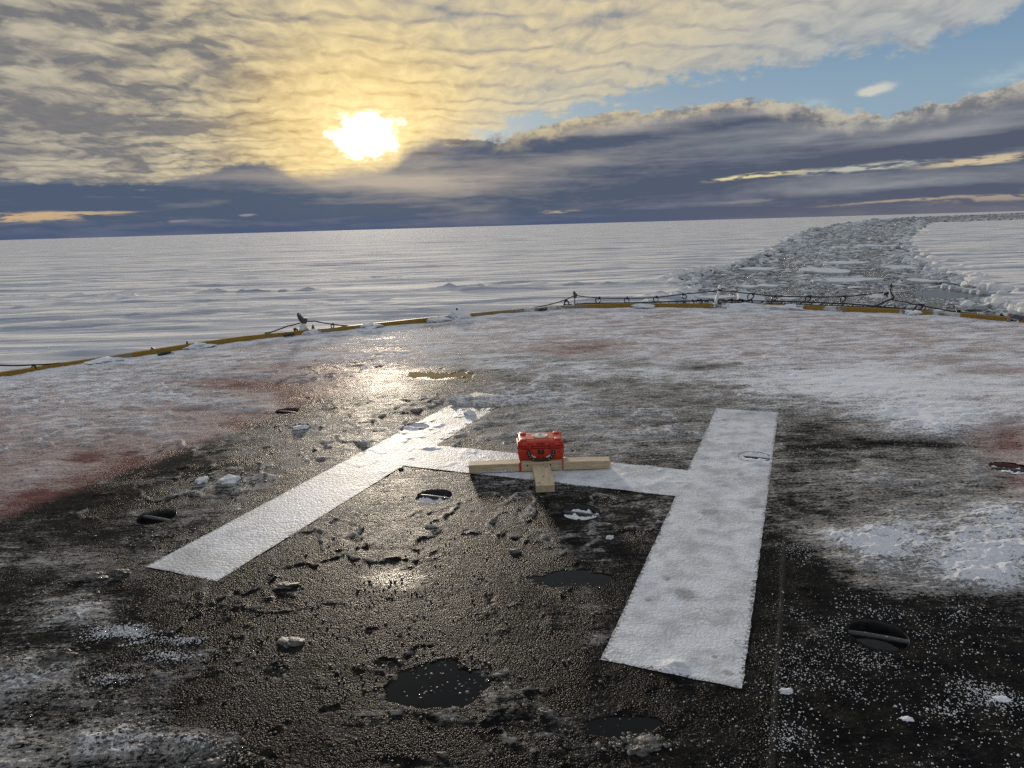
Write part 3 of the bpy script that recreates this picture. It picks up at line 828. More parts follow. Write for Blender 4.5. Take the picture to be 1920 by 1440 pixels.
def build_pellets():
    P = []; Sz = []
    def add(pts, lo, hi):
        P.append(pts); Sz.append(RNG.uniform(lo * 0.6, hi * 0.85, len(pts)) * np.where(RNG.random(len(pts)) < 0.08, 1.7, 1.0))
    add(px_points(1100, 1700, 1320, 330, 150, 0.35, 1, True), 0.0016, 0.0034)
    add(px_points(700, 1560, 1250, 150, 60, 0.4, 2), 0.0015, 0.003)
    add(px_points(700, 1840, 1310, 110, 40, 0.5, 3), 0.0016, 0.0036)
    add(px_points(250, 1480, 1390, 60, 60, 0.4, 4), 0.0016, 0.003)
    add(px_points(900, 1650, 1160, 260, 50, 0.35, 5), 0.0016, 0.0032)
    add(px_points(950, 228, 1190, 58, 20, 0.2, 6), 0.0022, 0.0042)
    add(px_points(260, 330, 1230, 60, 12, 0.2, 7), 0.002, 0.004)
    add(px_points(220, 340, 1200, 40, 8, 0.2, 8), 0.002, 0.004)
    add(px_points(160, 210, 1275, 45, 14, 0.2, 9), 0.002, 0.004)
    add(px_points(500, 1000, 900, 260, 30, 0.35, 10), 0.0014, 0.003)
    add(px_points(300, 1640, 850, 220, 16, 0.4, 11), 0.002, 0.004)
    add(px_points(350, 1500, 1030, 80, 30, 0.4, 12), 0.0014, 0.003)
    add(px_points(900, 900, 1250, 700, 170, 0.45, 13, True), 0.0014, 0.003)
    P = np.concatenate(P); Sz = np.concatenate(Sz)
    z, _, _ = deck_fields(P[:, 0], P[:, 1], np.full(len(P), 0.006))
    s = P @ ES; t = P @ ET
    z = np.where(h_inside(s, t) > 0, 0.0045, z)
    ok = np.ones(len(P), bool)
    for q in POTS:
        c = st_xy(*q); ok &= np.hypot(P[:, 0] - c[0], P[:, 1] - c[1]) > POT_R + 0.01
    P, Sz, z = P[ok], Sz[ok], z[ok]
    o = scatter('snow_pellets', np.column_stack([P, z + Sz * 0.45]), Sz, chunk_bases(6, 3, 1, 0.85, 0.18), MS['pellet'], (0.8, 1.0), True)
    tag(o, 'loose white snow pellets strewn over the bare black deck', 'snow pellets', kind='stuff')

def build_crumbs():
    P = []; Sz = []
    def add(pts, lo, hi): P.append(pts); Sz.append(lo * (hi / lo) ** (RNG.random(len(pts)) ** 1.8))
    add(px_points(700, 90, 1280, 150, 90, 0.3, 21), 0.002, 0.009)
    add(px_points(500, 380, 1410, 90, 40, 0.3, 22), 0.002, 0.009)
    add(px_points(420, 120, 1140, 130, 50, 0.3, 23), 0.002, 0.008)
    add(px_points(420, 250, 1380, 150, 60, 0.3, 24), 0.002, 0.008)
    add(px_points(160, 1200, 1395, 70, 16, 0.2, 25), 0.004, 0.010)
    add(px_points(900, 700, 1250, 700, 190, 0.5, 26, True), 0.002, 0.007)
    add(px_points(70, 880, 1255, 110, 30, 0.2, 27), 0.003, 0.008)
    add(px_points(90, 430, 895, 70, 16, 0.2, 28), 0.004, 0.012)
    add(px_points(60, 560, 800, 40, 8, 0.2, 29), 0.005, 0.014)
    add(px_points(150, 330, 1010, 160, 40, 0.4, 32), 0.003, 0.009)
    add(px_points(500, 700, 1100, 300, 120, 0.5, 33, True), 0.002, 0.006)
    add(px_points(9, 790, 1292, 60, 24, 0, 34), 0.003, 0.007)
    add(px_points(16, 890, 1290, 50, 20, 0, 35), 0.003, 0.008)
    P = np.concatenate(P); Sz = np.concatenate(Sz)
    ok = np.ones(len(P), bool)
    for q in POTS:
        c = st_xy(*q); ok &= np.hypot(P[:, 0] - c[0], P[:, 1] - c[1]) > POT_R + 0.02
    ok &= h_inside(P @ ES, P @ ET) < -0.005
    P, Sz = P[ok], Sz[ok]
    z, _, _ = deck_fields(P[:, 0], P[:, 1], np.full(len(P), 0.006))
    z = np.maximum(z, PUDDLE_Z - 0.001)
    o = scatter('ice_crumbs', np.column_stack([P, z + Sz * 0.22]), Sz, chunk_bases(10, 8, 2, 0.8, 0.16), MS['slush'], (0.45, 0.8), True, 0.4)
    tag(o, 'glazed crumbs of grey ice and slush frozen to the deck', 'ice crumbs', kind='stuff')

def lump_mesh(seed, w, d, h, sub=3, rough=0.3):
    bm = bmesh.new(); bmesh.ops.create_icosphere(bm, subdivisions=sub, radius=1.0)
    co_ = np.array([v.co[:] for v in bm.verts])
    n1 = perlin(co_[:, 0] * 1.4 + seed, co_[:, 1] * 1.4 + co_[:, 2] * 1.1, seed); n2 = perlin(co_[:, 0] * 3.5 + co_[:, 2] * 2.7, co_[:, 1] * 3.5 + seed, seed + 3)
    k = 1 + rough * n1 + rough * 0.6 * n2 + rough * 0.3 * perlin(co_[:, 0] * 8 + co_[:, 2] * 5, co_[:, 1] * 8 + seed, seed + 7)
    for v, q in zip(bm.verts, k):
        v.co = Vector((v.co.x * q * w, v.co.y * q * d, max(v.co.z, -0.25) * q * h))
    return bm

def build_lumps():
    L = [(882, 771, 20, 13, 'grey snowball sitting on the buried end of the left H leg'), (430, 897, 32, 15, 'larger white snow lump in dark deck left of the H'), (379, 899, 20, 11, 'smaller white snow lump beside a larger one left of the H'),
         (563, 801, 26, 9, 'ragged snow clump beside the red paint edge'), (1264, 1251, 32, 12, 'flat snow dab on the near end of the right H leg'), (105, 1222, 52, 24, 'brownish ice lump at the front left corner'),
         (1474, 1292, 22, 12, 'lone white snow crumb below the right H leg'), (535, 1094, 36, 13, 'rounded slush lump below the left H leg'), (545, 1198, 46, 12, 'oblong slush ridge in bare deck left of centre'),
         (1024, 1329, 34, 20, 'dark ice lump between the two front puddles'), (172, 1078, 44, 16, 'yellowish ice lump near the left frame edge'), (225, 1068, 34, 14, 'small dark ice lump left of the left H leg tip'),
         (400, 1425, 34, 22, 'pale slush lump at the bottom edge, front left'), (1210, 1392, 76, 14, 'knobbly slush ridge behind the narrow front puddle'), (1143, 1006, 14, 9, 'tiny snow crumb before the snow-filled pot'),
         (965, 1030, 22, 9, 'pair-sized slush crumb in bare deck below the timber'), (830, 1412, 22, 10, 'small white slush crumb at the bottom middle'), (752, 876, 10, 6, 'frozen slush nub at the corner of the left H leg and crossbar'),
         (1878, 1308, 24, 9, 'flat white ice flake at the lower right'), (1700, 1345, 20, 8, 'thin grey ice flake right of the seam')]
    for i, (px, py, wp, hp, lab) in enumerate(L):
        c = ground(px, py + hp * 0.4); dist = math.hypot(c[0], c[1])
        pm = (dist + 0.3) / FPX                                  # metres per pixel there
        w = wp * pm / 2; h = hp * pm * (0.30 if any(q_ in lab for q_ in ('slush', 'ice')) else 0.52); dd = min(max(hp * pm * dist / EYE * 0.30, w * 0.6), w * 0.9)
        dark = any(k in lab for k in ('dark ice', 'slush', 'brown', 'yellow', 'nub'))
        o = obj('snow_lump', lump_mesh(i * 3 + 1, w, dd, h, 4, 0.40), MS['slush'] if dark else MS['snow'], None, True, (c[0], c[1], deck_z(c[0], c[1]) + h * 0.1), (0, 0, R.uniform(-0.35, 0.35)))
        tag(o, lab, 'snow lump', 'snow and ice lumps lying on the deck')
    M_ = [(860, 592, 44, 18, 'tall snow mound against the coaming, left of the middle'), (822, 604, 40, 9, 'low snow heap in front of the tall mound at the coaming'), (820 - 125, 618 - 6, 34, 10, 'small snow heap plastered on the left coaming'),
          (585, 627, 26, 10, 'snow packed at the foot of the left net post'), (372, 660, 44, 9, 'snow heap round the white hinge lug'), (196, 692, 60, 8, 'long low drift on the deck before the left coaming'),
          (1205, 582, 40, 7, 'low snow heap before the yellow part of the far coaming'), (1470, 582, 60, 8, 'lumpy drift before the far right coaming'), (1712, 581, 22, 8, 'snow lump stuck on the right coaming'), (1390, 577, 70, 11, 'smooth snow bank covering the coaming right of the bare post')]
    for i, (px, py, wp, hp, lab) in enumerate(M_):
        k = edge_at(px); p = wall(px, py, -0.10 if 'before' in lab or 'front' in lab else -0.02)
        pm = math.hypot(p.x, p.y) / FPX
        a = math.atan2(EDGE_T[k][1], EDGE_T[k][0])
        o = obj('snow_mound', lump_mesh(50 + i * 5, wp * pm / 2, 0.10 + 0.02 * (i % 3), hp * pm * 0.55 + 0.012, 4, 0.5), MS['snow'], None, True, (p.x, p.y, 0.03), (0, 0, a))
        tag(o, lab, 'snow mound', 'snow heaped along the coaming')

# ------------------------------------------------------------------ coaming, hull, rope and net gear
def mat_coaming():
    mt, t, b = material('coaming_paint')
    p = t.pos(); y = t.attr('paint')
    n = t.noise(p, 7.0, 5, 0.65); n2 = t.noise(p, 40.0, 3, 0.6)
    yel = t.mix(t.smooth(n2, 0.35, 0.65), (0.20, 0.115, 0.008), (0.30, 0.175, 0.013))
    rust = t.mix(n2, (0.16, 0.12, 0.07), (0.28, 0.24, 0.17))
    c = t.mix(t.smooth(y + (n - 0.5) * 0.7, 0.25, 0.5), rust, yel)
    c = t.mix(t.smooth(y + (n - 0.5) * 1.3 + (n2 - 0.5) * 0.3, 0.20, 0.0), c, (0.52, 0.53, 0.55))
    t.put(b.inputs['Base Color'], c); b.inputs['Roughness'].default_value = 0.6
    t.put(b.inputs['Normal'], t.bump(n + n2 * 0.4, 0.006, 0.8))
    return mt
PAINT = [(-400, .8), (0, .95), (140, .85), (150, .5), (165, .25), (235, .3), (250, .95), (440, .95), (470, .6), (490, .9), (570, .85), (585, .2), (615, .30), (660, .55), (680, .15), (700, .75), (800, .6), (850, .15), (880, .4), (960, .30), (990, .08), (1055, .10), (1100, .35), (1112, 1.1), (1270, 1.05), (1290, .45), (1330, .5), (1340, .0), (1430, .0), (1442, .9), (1478, .8), (1484, .05), (1506, .05), (1510, .85), (1536, .8), (1545, .0), (1582, .1), (1590, .95), (1680, .9), (1686, .05), (1696, .1), (1700, .75), (1740, .6), (1750, .05), (1800, .1), (1806, .8), (1836, .6), (1888, .45), (1905, .9), (2300, .8)]

def edge_slice(x0, x1):
    a0 = math.atan2(ray(x0, 600)[0], ray(x0, 600)[1]) if x0 is not None else -9; a1 = math.atan2(ray(x1, 600)[0], ray(x1, 600)[1]) if x1 is not None else 9
    return [i for i in range(len(EDGE)) if a0 <= E_AZ[i] <= a1]

def build_coaming():
    mt = mat_coaming()
    pxs = np.array([p[0] for p in PAINT], float); pvs = np.array([p[1] for p in PAINT])
    paz = np.array([math.atan2(ray(px, 600)[0], ray(px, 600)[1]) for px in pxs])
    prof = [(0.0, -0.03), (0.0, 0.080), (-0.006, 0.088), (-0.062, 0.088), (-0.062, 0.078), (-0.012, 0.078), (-0.012, -0.03)]
    def dense(idx):
        az = E_AZ[idx]
        n = max(2, int((az[-1] - az[0]) / rad(0.12)))
        q = np.linspace(az[0], az[-1], n)
        P = np.stack([np.interp(q, E_AZ, EDGE[:, k]) for k in (0, 1)], 1); N = np.stack([np.interp(q, E_AZ, EDGE_N[:, k]) for k in (0, 1)], 1)
        return q, P, N
    for (x0, x1, lab) in [(None, 1336, 'long yellow coaming along the left and far deck edge'), (1350, 1896, 'snow-patched yellow coaming along the far right deck edge'), (1908, None, 'short end of yellow coaming at the right frame edge')]:
        q, P, N = dense(np.array(edge_slice(x0, x1)))
        pv = np.interp(q, paz, pvs)
        V = []
        for (o_, z) in prof:
            zz = z + 0.003 * fbm(q * 14, q * 0 + z * 5, 0.5, 2, 0.5, 3)
            V.append(np.column_stack([P - N * o_, zz]))
        m_ = len(prof); n = len(q)
        V = np.stack(V, 1).reshape(-1, 3)
        F = []
        i = np.arange(n - 1)
        for k in range(m_):
            k2 = (k + 1) % m_
            F.append(np.stack([i * m_ + k, (i + 1) * m_ + k, (i + 1) * m_ + k2, i * m_ + k2], 1))
        o = mesh_np('edge_coaming', V, np.concatenate(F), mt, {'paint': np.repeat(pv, m_)}, smooth=False)
        tag(o, lab, 'coaming')
    # the hull under the deck edge
    n = len(EDGE)
    P = EDGE + EDGE_N * 0.02
    V = np.concatenate([np.column_stack([P, np.full(n, -0.035)]), np.column_stack([P - EDGE_N * 0.8, np.full(n, -2.0)]), np.column_stack([P - EDGE_N * 1.6, np.full(n, SEA - 1.0)])])
    i = np.arange(n - 1)
    F = np.concatenate([np.stack([i + r_ * n, i + 1 + r_ * n, i + 1 + (r_ + 1) * n, i + (r_ + 1) * n], 1) for r_ in (0, 1)])
    o = mesh_np('ship_hull', V, F, simple('hull_paint', (0.12, 0.03, 0.025), 0.5, 0, 0.2, 1.0))
    tag(o, 'dark red ship stern under the deck edge', 'ship hull', kind='structure')

def sag(a, b, n=10, dz=0.0):
    return [a.lerp(b, k / n) - Vector((0, 0, dz * 4 * (k / n) * (1 - k / n))) for k in range(n + 1)]

def rope(pxs, lab, off, r=0.011):
    pts = [wall(px, py, off) for px, py in pxs]; path = []
    for a, b in zip(pts[:-1], pts[1:]): path += sag(a, b, 6, 0.006)[:-1]
    path.append(pts[-1])
    bm = bmesh.new(); mktube(bm, path, r, 6)
    o = obj('guard_rope', bm, MS['rope'], None, True); tag(o, lab, 'rope', 'ropes strung along the deck edge')

def clip(px0, py0, px1, py1, lab, off, thick=0.020):
    """a black hook hanging from the rope (first pixel) to the net rail or coaming (second)"""
    a = wall(px0, py0, off); b = wall(px1, py1, off * 0.6)
    e = empty('rope_clip', b)
    tag(e, lab, 'rope clip', 'black clips hanging on the edge ropes')
    d = a - b; L = d.length
    u = d.normalized(); side = u.cross(Vector((0, 1, 0))).normalized() * (0.35 * L + 0.006)
    bm = bmesh.new()
    loop = [Vector((0, 0, 0)), d * 0.25 + side * 0.8, d * 0.6 + side, d * 0.9 + side * 0.4, d, d * 0.8 - side * 0.5, d * 0.45 - side * 0.6, d * 0.12 - side * 0.3]
    mktube(bm, loop, thick * 0.5, 6)
    obj('hook', bm, MS['black'], e, True)
    bm = bmesh.new(); mktube(bm, [d * 0.86 - u * 0.012, d * 1.08], thick * 0.85, 8)
    obj('collar', bm, MS['black'], e, True)

def frame_at(px):
    k = edge_at(px); return Matrix(((EDGE_T[k][0], EDGE_N[k][0], 0), (EDGE_T[k][1], EDGE_N[k][1], 0), (0, 0, 1))).to_4x4(), math.atan2(EDGE_T[k][1], EDGE_T[k][0])

def build_gear():
    W, D, G, RU = MS['white_gear'], MS['black'], MS['grey_gear'], MS['rope']
    OFF = 0.26
    # --- ropes
    rope([(-160, 690), (-60, 688), (0, 685), (62, 684), (110, 681), (152, 677)], 'taut rope at the far left over the coaming', 0.03)
    rope([(455, 634), (500, 625), (540, 611), (564, 605)], 'rope rising to the left net post', 0.08)
    rope([(574, 602), (590, 602), (625, 608), (658, 611)], 'short rope falling right from the left net post', 0.08)
    rope([(1002, 576), (1030, 571), (1060, 562), (1076, 554)], 'rope rising to the thin net post', OFF)
    rope([(1080, 554), (1118, 558), (1170, 559), (1225, 558), (1283, 551), (1344, 545)], 'long upper net rope between the thin post and the bare white post', OFF)
    rope([(1348, 544), (1372, 546), (1412, 551), (1452, 555), (1515, 556), (1583, 556), (1620, 552), (1656, 548)], 'long upper net rope right of the bare white post', OFF)
    rope([(1660, 549), (1667, 560), (1700, 567), (1730, 573), (1798, 585), (1880, 593), (1960, 603)], 'rope sloping down right from the tripod net post', OFF)
    # --- clips
    clip(62, 684, 66, 695, 'black clip on the far left rope', 0.03, 0.026)
    clip(499, 624, 500, 631, 'black clip on the rope left of the left net post', 0.08)
    clip(624, 607, 624, 615, 'black clip on the rope right of the left net post', 0.08)
    clip(1060, 563, 1066, 572, 'black clip just left of the thin net post', OFF, 0.028)
    for (a, b, c, d_, lab) in [(1124, 558, 1120, 570, 'first black net clip right of the thin post'), (1176, 558, 1176, 570, 'second black net clip right of the thin post'), (1231, 556, 1230, 568, 'third black net clip right of the thin post'), (1281, 551, 1286, 560, 'black net clip nearest the bare white post on its left'),
                           (1414, 551, 1402, 562, 'black net clip nearest the bare white post on its right'), (1454, 555, 1449, 565, 'second black net clip right of the bare white post'), (1520, 555, 1511, 566, 'third black net clip right of the bare white post'), (1586, 555, 1577, 567, 'black net clip left of the tripod post'),
                           (1731, 572, 1716, 582, 'black net clip right of the tripod post'), (1800, 584, 1794, 588, 'flat black clip on the sloping right rope'), (1880, 592, 1874, 595, 'last black clip near the right frame edge')]:
        clip(a, b, c, d_, lab, OFF, 0.024)
    # --- net: outer rail, inner cord and short cross cords
    e = empty('safety_net', wall(1500, 575, 0.1)); tag(e, 'black safety net strung outside the far coaming', 'safety net')
    inv = Matrix.Translation(e.location).inverted()
    def addp(name, path, r, mat, seg=6):
        bm = bmesh.new(); mktube(bm, [inv @ p for p in path], r, seg); return obj(name, bm, mat, e, True)
    addp('outer_rail', [wall(x, y, 0.24) for x, y in [(1056, 572), (1100, 569), (1180, 568), (1285, 564.5), (1330, 563)]], 0.017, G)
    addp('outer_rail', [wall(x, y, 0.24) for x, y in [(1352, 563), (1410, 564), (1500, 566), (1600, 570), (1640, 574), (1700, 579)]], 0.013, D)
    addp('inner_cord', [wall(x, y, 0.16) for x, y in [(1352, 568), (1400, 567), (1480, 570), (1560, 573), (1640, 576), (1720, 580), (1800, 588), (1900, 600)]], 0.009, D)
    for x in list(np.arange(1082, 1330, 15.5)):
        a = wall(x, 568 - (x - 1082) * 0.016, 0.24); b = wall(x + 5.5, 575 - (x - 1082) * 0.006, 0.07)
        addp('cross_cord', [a, b], 0.010, D, 5)
    for x in list(np.arange(1366, 1740, 19.0)):
        y = 565 + max(0, x - 1500) * 0.06
        a = wall(x + 9, y - 1, 0.26); b = wall(x - 7, y + 9, 0.07)
        addp('cross_cord', [a, a.lerp(b, 0.5) - Vector((0, 0, 0.01)), b], 0.011, D, 5)
    # chain-like tangle of line beside the bare post
    bm = bmesh.new()
    for k in range(22):
        x = 1298 + k * 5.2; p = inv @ wall(x, 563.5 + math.sin(k * 1.7) * 1.4, 0.2)
        mktube(bm, [p + Vector((-0.03, 0, -0.01)), p + Vector((0, 0, 0.014)), p + Vector((0.035, 0, -0.008))], 0.013 + 0.004 * (k % 3), 6)
    obj('frozen_line', bm, D, e, True)

    # --- net posts
    def post(px, py, lab):
        p = wall(px, py, 0.05); e_ = empty('net_post', p, (0, 0, frame_at(px)[1])); tag(e_, lab, 'net post', 'net posts hinged along the deck edge')
        return e_, math.hypot(p.x, p.y) / FPX
    # left post with pulley and fin lug
    e_, k = post(572, 624, 'short white net post with dark pulley head, left side')
    bm = bmesh.new(); mkprism(bm, [(-14 * k, -3 * k), (11 * k, -3 * k), (3 * k, 12 * k), (-2 * k, 22 * k), (-7 * k, 22 * k), (-8 * k, 10 * k)], -0.02, 0.02); obj('bracket', bm, W, e_)
    bm = bmesh.new(); mktube(bm, [(1 * k, -0.03, 11 * k), (10 * k, -0.03, 1 * k)], 0.012, 8); obj('brace', bm, W, e_, True)
    bm = bmesh.new(); mktube(bm, [(-2 * k, 0, 18 * k), (-5 * k, 0, 26 * k), (-8 * k, 0, 33 * k), (-10 * k, 0, 37 * k)], [0.035, 0.042, 0.036, 0.012], 10); obj('head', bm, MS['gear_dark'], e_, True)
    bm = bmesh.new(); mkbox(bm, (9 * k, 0.06, 11 * k), (1 * k, 0, 22 * k), (0, 0.25, 0), 0.02); obj('pulley', bm, MS['gear_dark'], e_, True)
    bm = bmesh.new(); mkprism(bm, [(11 * k, -3 * k), (19 * k, -3 * k), (18 * k, 6 * k), (15.5 * k, 14 * k), (13 * k, 9 * k)], -0.015, 0.015); obj('fin', bm, MS['gear_dark'], e_)
    bm = bmesh.new(); mktube(bm, [(-19 * k, 0, 10 * k), (-17 * k, 0.0, 3 * k), (-12 * k, 0, 0), (-13 * k, 0, 6 * k), (-18 * k, 0, 10 * k)], 0.016, 7); obj('shackle', bm, D, e_, True)
    # thin post
    e_, k = post(1078, 575, 'thin dark net post with pale pulley head, far edge')
    bm = bmesh.new(); mktube(bm, [(0, 0, 0), (-0.3 * k, 0, 24 * k)], 0.010, 8); obj('pole', bm, D, e_, True)
    bm = bmesh.new(); mkbox(bm, (6 * k, 0.05, 9 * k), (1 * k, 0, 20.5 * k), (0, 0.3, 0), 0.018); obj('pulley', bm, MS['gear_dark'], e_, True)
    bm = bmesh.new(); mktube(bm, [(-0.5 * k, 0, 23 * k), (-1 * k, 0, 26 * k), (-1 * k, 0, 29 * k)], [0.026, 0.028, 0.012], 8); obj('head', bm, D, e_, True)
    bm = bmesh.new(); mkbox(bm, (7 * k, 0.05, 8 * k), (-3 * k, 0, 4 * k), (0, 0, 0), 0.02, taper=(0.5, 0.6)); obj('bracket', bm, W, e_, True)
    # bare white post
    e_, k = post(1341, 573, 'bare white tubular net post leaning right, far edge')
    bm = bmesh.new(); mktube(bm, [(-2 * k, 0, -3 * k), (6 * k, 0.06, 27 * k)], [0.035, 0.022], 12); obj('tube', bm, W, e_, True)
    bm = bmesh.new(); mktube(bm, [(5.5 * k, 0.06, 26 * k), (6.3 * k, 0.06, 29 * k)], 0.034, 10); obj('collar', bm, D, e_, True)
    bm = bmesh.new(); mktube(bm, [(6.3 * k, 0.06, 29 * k), (7 * k, 0.06, 33 * k), (7.5 * k, 0.06, 37 * k)], [0.03, 0.036, 0.016], 8); obj('head', bm, W, e_, True)
    bm = bmesh.new(); mkbox(bm, (18 * k, 0.05, 7 * k), (-4 * k, 0, -1 * k), (0, 0, 0), 0.008); obj('foot_plate', bm, MS['gear_rust'], e_)
    # tripod post with iced bundle
    e_, k = post(1660, 576, 'tripod net post of dark straps with iced white bundle')
    bm = bmesh.new(); mktube(bm, [(-16 * k, -0.02, 1 * k), (-4 * k, 0.1, 8 * k), (7 * k, 0.2, 14 * k)], 0.026, 7, flat=0.6); obj('strap', bm, D, e_, True)
    bm = bmesh.new(); mktube(bm, [(0, 0.2, 27 * k), (4 * k, 0.2, 20 * k), (8 * k, 0.2, 14 * k)], 0.014, 7); obj('strap', bm, D, e_, True)
    bm = bmesh.new(); mktube(bm, [(3 * k, 0.16, 7 * k), (0, 0.2, 18 * k), (-1 * k, 0.2, 27 * k)], [0.03, 0.028, 0.022], 8); obj('pole', bm, W, e_, True)
    bm = bmesh.new(); mkbox(bm, (9 * k, 0.06, 5 * k), (-4 * k, 0.2, 21 * k), (0, -0.5, 0), 0.018); obj('pulley', bm, D, e_, True)
    bm = bmesh.new(); mktube(bm, [(0, 0.2, 26 * k), (3 * k, 0.2, 33 * k), (2 * k, 0.2, 37 * k), (-1 * k, 0.2, 33 * k)], 0.017, 7); obj('head', bm, D, e_, True)
    bm = lump_mesh(77, 15 * k, 0.08, 4.5 * k, 3, 0.3); obj('iced_bundle', bm, MS['snow'], e_, True, (-19 * k, 0.2, 15 * k))
    # low hinge lugs on the left
    e_, k = post(288, 662, 'stubby white hinge lug with round eye on the left coaming')
    e_.name = 'hinge_lug'; tag(e_, cat='hinge lug', group='hinge lugs on the left coaming')
    bm = bmesh.new(); mktube(bm, [(-4 * k, 0, 0), (-5 * k, 0, 6 * k), (-2 * k, 0, 9 * k), (1 * k, 0, 6 * k)], 0.022, 8); obj('eye', bm, MS['gear_dark'], e_, True)
    bm = bmesh.new(); mkprism(bm, [(-4 * k, -2 * k), (12 * k, -2 * k), (6 * k, 4 * k), (0, 7 * k)], -0.025, 0.025); obj('plate', bm, W, e_)
    e_, k = post(357, 657, 'white hinge lug with upright fin on the left coaming')
    e_.name = 'hinge_lug'; tag(e_, cat='hinge lug', group='hinge lugs on the left coaming')
    bm = bmesh.new(); mkprism(bm, [(-6 * k, 0), (-1 * k, 0), (-2 * k, 9 * k), (-4 * k, 17 * k), (-5.5 * k, 12 * k)], -0.015, 0.015); obj('fin', bm, MS['gear_dark'], e_)
    bm = bmesh.new(); mkprism(bm, [(-15 * k, -7 * k), (9 * k, -6 * k), (8 * k, 6 * k), (3 * k, 8 * k), (-6 * k, 3 * k)], -0.06, -0.005); obj('plate', bm, W, e_)
    e_, k = post(858, 592, 'dark pin poking from the tall snow mound')
    e_.name = 'hinge_lug'; tag(e_, cat='hinge lug', group='hinge lugs on the left coaming')
    bm = bmesh.new(); mktube(bm, [(0, 0, 0), (-1 * k, 0, 12 * k)], 0.012, 8); obj('pin', bm, D, e_, True)
    bm = bmesh.new(); mktube(bm, [(-1 * k, 0, 11 * k), (-1 * k, 0, 15 * k)], 0.018, 8); obj('head', bm, MS['gear_dark'], e_, True)
    # loose dark rods on the snow by the coaming
    for (x0, y0, x1, y1, lab) in [(297, 671, 321, 667, 'dark rod lying in snow by the left coaming'), (533, 635, 552, 632, 'dark rod lying in snow by the left net post'), (1010, 585, 1026, 584, 'dark rod lying in snow at the far coaming')]:
        a = ground(x0, y0); b = ground(x1, y1)
        bm = bmesh.new(); mktube(bm, [(a[0], a[1], 0.045), ((a[0] + b[0]) / 2, (a[1] + b[1]) / 2, 0.05), (b[0], b[1], 0.05)], [0.02, 0.024, 0.018], 8)
        tag(obj('rod', bm, D, None, True), lab, 'rod', 'dark rods lying by the coaming')
    a = ground(321, 667); q = [Vector((a[0], a[1], 0.05))] + [wall(x, y, -0.06) for x, y in [(332, 664), (345, 659), (352, 656)]]
    bm = bmesh.new(); mktube(bm, q, 0.006, 6); tag(obj('wire', bm, D, None, True), 'thin dark wire from the rod to the finned hinge lug', 'wire')
    # bracket in the coaming gap at the right frame edge
    p = wall(1902, 605, -0.02); e_ = empty('gap_bracket', p, (0, 0, frame_at(1902)[1])); tag(e_, 'iced grey bracket in the coaming gap at the right', 'bracket')
    k = math.hypot(p.x, p.y) / FPX
    bm = bmesh.new(); mkbox(bm, (5 * k, 0.05, 16 * k), (-8 * k, 0, 6 * k), (0, 0, 0), 0.008); obj('upright', bm, MS['gear_rust'], e_)
    bm = bmesh.new(); mkbox(bm, (14 * k, 0.08, 6 * k), (3 * k, 0.03, 9 * k), (0, 0.1, 0), 0.01); obj('head', bm, G, e_)
    bm = bmesh.new(); mktube(bm, [(-8 * k, -0.05, -4 * k), (0, -0.06, -1 * k), (10 * k, -0.05, -3 * k)], 0.02, 7); obj('shackle', bm, D, e_, True)

# ------------------------------------------------------------------ timber cross and red case
def mat_wood():
    mt, t, b = material('timber')
    p = t.objco()
    g = t.noise(t.mapping(p, sc=(6, 60, 60)), 1.0, 5, 0.6, 1.2); n = t.noise(p, 9.0, 3, 0.5)
    c = t.mix(t.smooth(g, 0.3, 0.72), (0.42, 0.32, 0.19), (0.60, 0.49, 0.32))
    c = t.mix(t.smooth(n, 0.58, 0.75) * 0.5, c, (0.26, 0.21, 0.14))
    gn = t.new('ShaderNodeNewGeometry'); nz = t.sep(S(t, gn.outputs['Normal']))[2]
    fr = t.smooth(t.noise(p, 55, 4, 0.65) + nz * 0.12, 0.70, 0.80)
    c = t.mix(fr * 0.8, c, (0.72, 0.74, 0.76))
    t.put(b.inputs['Base Color'], c); b.inputs['Roughness'].default_value = 0.65
    t.put(b.inputs['Normal'], t.bump(g, 0.002, 0.8))
    return mt

